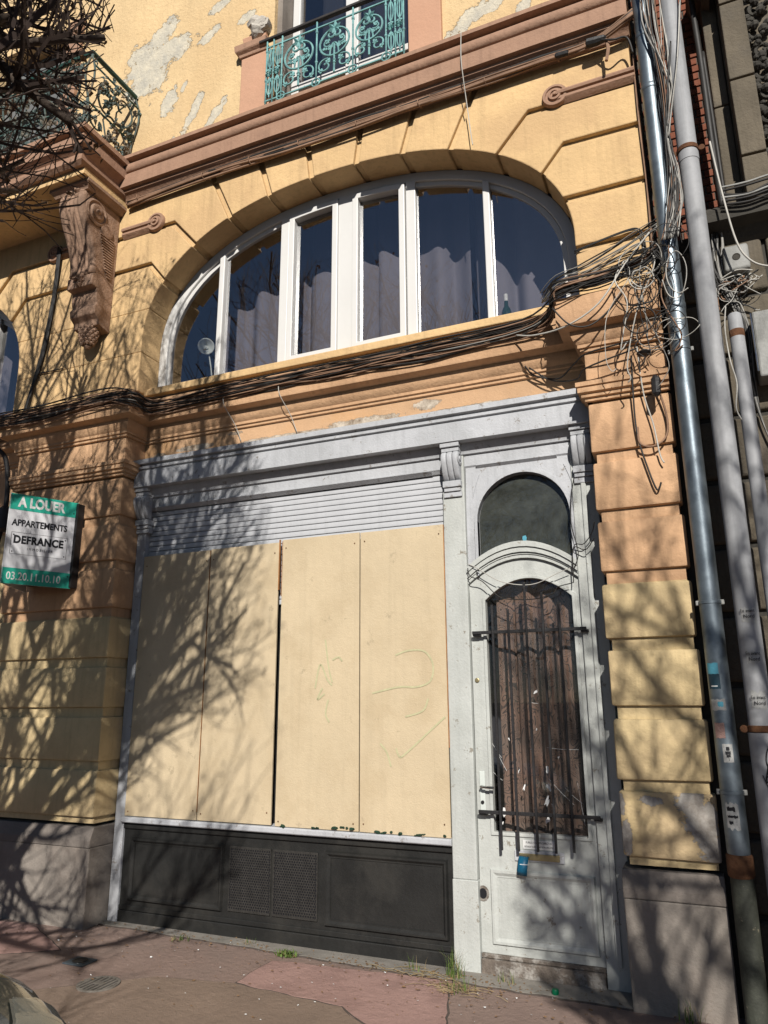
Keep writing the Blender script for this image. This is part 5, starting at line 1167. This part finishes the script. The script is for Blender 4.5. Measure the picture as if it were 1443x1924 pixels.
# ------------------------------------------------------------------ trees (bare)
def tree(name, label, base, trunk_h, lean, limbs, keep, seed, trunk_r, lshoots, lenf, thick=1., leaf=0., taper=(.45, .65)):
    q = random.Random(seed); t = thing(name, label, 'tree', base)
    trunk = MB(); br = MB(); tw = MB(); lv = MB()
    b = Vector(base); topp = b+Vector((lean[0], lean[1], trunk_h))
    path = [b+(topp-b)*(i/6)+Vector((q.uniform(-.03, .03), q.uniform(-.03, .03), 0)) for i in range(7)]
    trunk.tube(path, [trunk_r*(1.25-.45*i/6) for i in range(7)], 12)
    cnt = [0]
    def grow(p, d, L, r0, lev):
        n = 6 if lev < 2 else 5; pts = [p]; dd = d.normalized(); cur = p
        for i in range(n):
            wv = (.30, .28, .24, .26)[min(lev, 3)]
            dd = (dd+Vector((q.uniform(-1, 1), q.uniform(-1, 1), q.uniform(-.7, 1)))*wv+Vector((0, 0, .06 if lev > 0 else .03))).normalized()
            cur = cur+dd*(L/n)
            if not keep(cur): break
            pts.append(cur)
        if len(pts) < 2: return
        m = len(pts); rr = [max(.0022, r0*(1-.55*i/n)*(thick if lev > 0 else 1)) for i in range(m)]
        if lev >= 2 and leaf and q.random() < leaf:
            for _ in range(q.randint(1, 4)):
                c = pts[-1]+Vector((q.gauss(0, .02), q.gauss(0, .02), q.gauss(0, .02))); s_ = q.uniform(.010, .026); k0 = len(lv.v)
                a1 = Vector((q.gauss(0, 1), q.gauss(0, 1), q.gauss(0, 1))).normalized(); a2 = a1.orthogonal().normalized()
                lv.v += [tuple(c-a1*s_), tuple(c+a2*s_*.6), tuple(c+a1*s_), tuple(c-a2*s_*.6), tuple(c+a1.cross(a2)*s_*.5)]
                lv.f += [(k0, k0+1, k0+4), (k0+1, k0+2, k0+4), (k0+2, k0+3, k0+4), (k0+3, k0, k0+4)]
        (br if lev < 2 else tw).tube(pts, rr, 7 if lev == 0 else 5 if lev == 1 else 3, caps=lev < 3)
        cnt[0] += 1
        if lev >= 3: return
        k = lshoots[lev]
        for i in range(k):
            t_ = q.uniform(.25, 1.) if lev else q.uniform(.35, 1.)
            x = t_*(m-1); i0 = min(int(x), m-2); pp = pts[i0].lerp(pts[i0+1], x-i0)
            ax = (pts[i0+1]-pts[i0]).normalized(); s = ax.orthogonal().normalized(); s.rotate(Matrix.Rotation(q.uniform(0, 6.28), 3, ax))
            nd = (ax*q.uniform(.35, 1.1)+s*q.uniform(.6, 1.1)+Vector((0, 0, .2))).normalized()
            grow(pp, nd, L*lenf[lev]*q.uniform(.6, 1.2), rr[i0]/(thick if lev > 0 else 1)*q.uniform(*taper), lev+1)
    for (dx, dy, dz, L) in limbs: grow(topp-Vector((0, 0, q.uniform(0, .5))), Vector((dx, dy, dz)), L, trunk_r*.34, 0)
    trunk.build('trunk', 'bark', t, smooth='all')
    o = br.build('branches', 'bark', t, smooth='all', fix=False); o['kind'] = 'stuff'
    o = tw.build('twigs', 'twig', t, fix=False); o['kind'] = 'stuff'
    if lv.v: o = lv.build('dry_leaves', 'dry_leaf', t, fix=False); o['kind'] = 'stuff'
    return t
def keep1(p):
    if p.x > -3.15-(p.y+2.0)*1.0: return False
    if p.y > -1.45: return False
    if p.y > -3.3 and p.z < 3.75+.25*noise.noise(p): return False
    if p.y > -2.9 and noise.noise(Vector((p.x*2.2, p.y*2.2, p.z*2.2+7))) < .10*(p.y+2.9)-.30: return False   # airy towards the wall
    wx = p.x+.4*p.y; wz = p.z+.65*p.y          # trims the crown so its shadow covers the wanted wall area
    return ((wx+5.6)/2.6)**2+((wz-2.0)/3.7)**2 < 1.05+.35*noise.noise(Vector((p.x*1.3, p.y*1.3, p.z*1.3)))
tree('street_tree', 'bare street tree whose dark twigs enter the picture at top left', (-4.3, -4.7, GZ-.02), 3.1, (.1, .1),
     [(.5, .9, .7, 3.0), (-.5, .9, .8, 3.2), (1., .15, .8, 3.0), (.9, .5, 1.0, 3.4), (-1., .3, .8, 2.8), (.25, .8, 1.4, 4.2), (0, .5, 1.6, 4.2), (.5, -.3, 1.2, 3.4), (.1, .9, .5, 2.8), (-.5, .5, 1.4, 4.0), (.7, .9, 1.1, 3.6), (1.0, .3, .35, 2.8), (.6, .7, .15, 2.2), (.9, -.2, .2, 2.6), (.35, .35, .05, 2.2), (-.5, .6, .15, 2.6), (.2, .6, -.1, 2.0)], keep1, 33, .17, (9, 8, 6), (.60, .58, .5), 1.25, .08, (.42, .62))
def keep2(p):
    wx = p.x+.4*p.y; wz = p.z+.65*p.y
    return ((wx-.95)/2.0)**2+((wz-.9)/4.0)**2 < 1.1+.5*noise.noise(Vector((p.x*.8, p.y*.8, p.z*.8)))
tree('street_tree', 'bare street tree behind the viewpoint casting soft shadows on the right pier', (3.3, -6.6, GZ-.16), 3.4, (0, .1),
     [(.5, .6, .9, 2.6), (-.7, .5, .9, 2.6), (-.9, -.2, 1., 2.6), (.3, -.7, 1., 2.4), (-.1, .1, 1.6, 3.4), (.7, -.2, .6, 2.4), (-.9, .2, .35, 2.6), (-.4, .3, 1.3, 3.2), (-.6, .1, .1, 2.2), (.9, .3, 1.2, 3.0)], keep2, 5, .16, (7, 5, 4), (.66, .6, .55), 1.5, .3)

# ------------------------------------------------------------------ parked car (front corner shows at bottom left)
car = thing('parked_car', 'dark parked car whose front corner shows at bottom left', 'car', (-3.7, -3.80, GZ))
XF, YC, HW, ZG = -1.57, -3.80, .86, GZ
stn = [(0., .50, .60, .40, 2.6), (.03, .36, .69, .58, 3.), (.10, .28, .76, .70, 3.6), (.22, .25, .83, .79, 4.4), (.42, .24, .89, .85, 5.), (.8, .24, .95, .86, 5.), (1.15, .24, 1.0, .86, 5.), (2.2, .24, 1.02, .86, 5.), (3.3, .24, 1.04, .85, 5.), (3.9, .28, 1.0, .80, 4.), (4.1, .40, .85, .70, 3.)]
def bodypt(d, ang, grow=0.):          # d metres behind the nose, ang 0 = left flank, 90 = top, 180 = right flank
    for a, b in zip(stn[:-1], stn[1:]):
        if d <= b[0]: break
    f_ = min(1., max(0., (d-a[0])/(b[0]-a[0]))); zb, zt, hw, ex = [a[i]+(b[i]-a[i])*f_ for i in range(1, 5)]
    t = R(ang); c, s_ = math.cos(t), math.sin(t); k = (abs(c)**ex+abs(s_)**ex)**(-1/ex)
    return (XF-d+grow, YC+c*k*(hw+grow), ZG+zb+(zt-zb)*s_*k+grow*.6)
def sec(x, zb, zt, hw, rnd_):
    pts = []
    for a in range(13):
        t = R(180-a*15); c, s_ = math.cos(t), math.sin(t); k = (abs(c)**rnd_+abs(s_)**rnd_)**(-1/rnd_)
        pts.append((x, YC+c*k*hw, zb+(zt-zb)*s_*k))
    return pts
mb = MB(); ds = [.002*i*i*1.6 for i in range(14)]+[.62+.16*i for i in range(23)]; NA = 37
for d in ds: mb.v += [bodypt(d, 180*a/(NA-1)) for a in range(NA)]
for i in range(len(ds)-1):
    for j in range(NA-1): k = i*NA+j; mb.f.append((k, k+1, k+NA+1, k+NA))
    mb.f.append((i*NA+NA-1, i*NA, i*NA+NA, i*NA+2*NA-1))
mb.f.append(tuple(range(NA))); mb.f.append(tuple((len(ds)-1)*NA+j for j in range(NA))[::-1])
body = mb.build('body', 'car_paint', car, smooth='all')
cab = MB(); rows = [sec(a, ZG+b, ZG+c, d, e) for a, b, c, d, e in [(XF-1.1, .9, .98, .74, 3), (XF-1.75, .9, 1.42, .66, 3.4), (XF-2.9, .9, 1.46, .66, 3.4), (XF-3.7, .9, 1.05, .70, 3)]]
for r__ in rows: cab.v += r__
for i in range(3):
    for j in range(12): k = i*13+j; cab.f.append((k, k+1, k+14, k+13))
cab.build('cabin_glass', 'bottle_green', car, smooth='all')
for sx in (XF-.85, XF-3.3):
    for sy in (1, -1):
        wmesh = MB().lathe([(.20, -.09), (.30, -.10), (.315, -.06), (.315, .06), (.30, .10), (.20, .09)], (sx, YC+sy*(HW-.1), ZG+.315), 24, 'y').build('wheel', 'rubber', car, smooth=True)
        MB().lathe([(.002, -.085), (.19, -.08), (.2, .08), (.002, .085)], (sx, YC+sy*(HW-.1), ZG+.315), 18, 'y').build('rim', 'chrome', wmesh, smooth=True)
for sy in (1, -1):
    hl = MB(); hb_ = MB()
    for i in range(11):
        d = .015+.30*i/10
        for j in range(7):
            ang = 30+32*j/6-8*i/10; ang = ang if sy > 0 else 180-ang
            hl.v.append(bodypt(d, ang, .010)); hb_.v.append(bodypt(d, ang, .004))
    for i in range(10):
        for j in range(6):
            k = i*7+j; hl.f.append((k, k+7, k+8, k+1)); hb_.f.append((k, k+7, k+8, k+1))
    h_ = hl.build('headlight', 'lamp_lens', car, smooth='all', fix=False); hb_.build('reflector', 'lamp_silver', h_, smooth='all', fix=False)
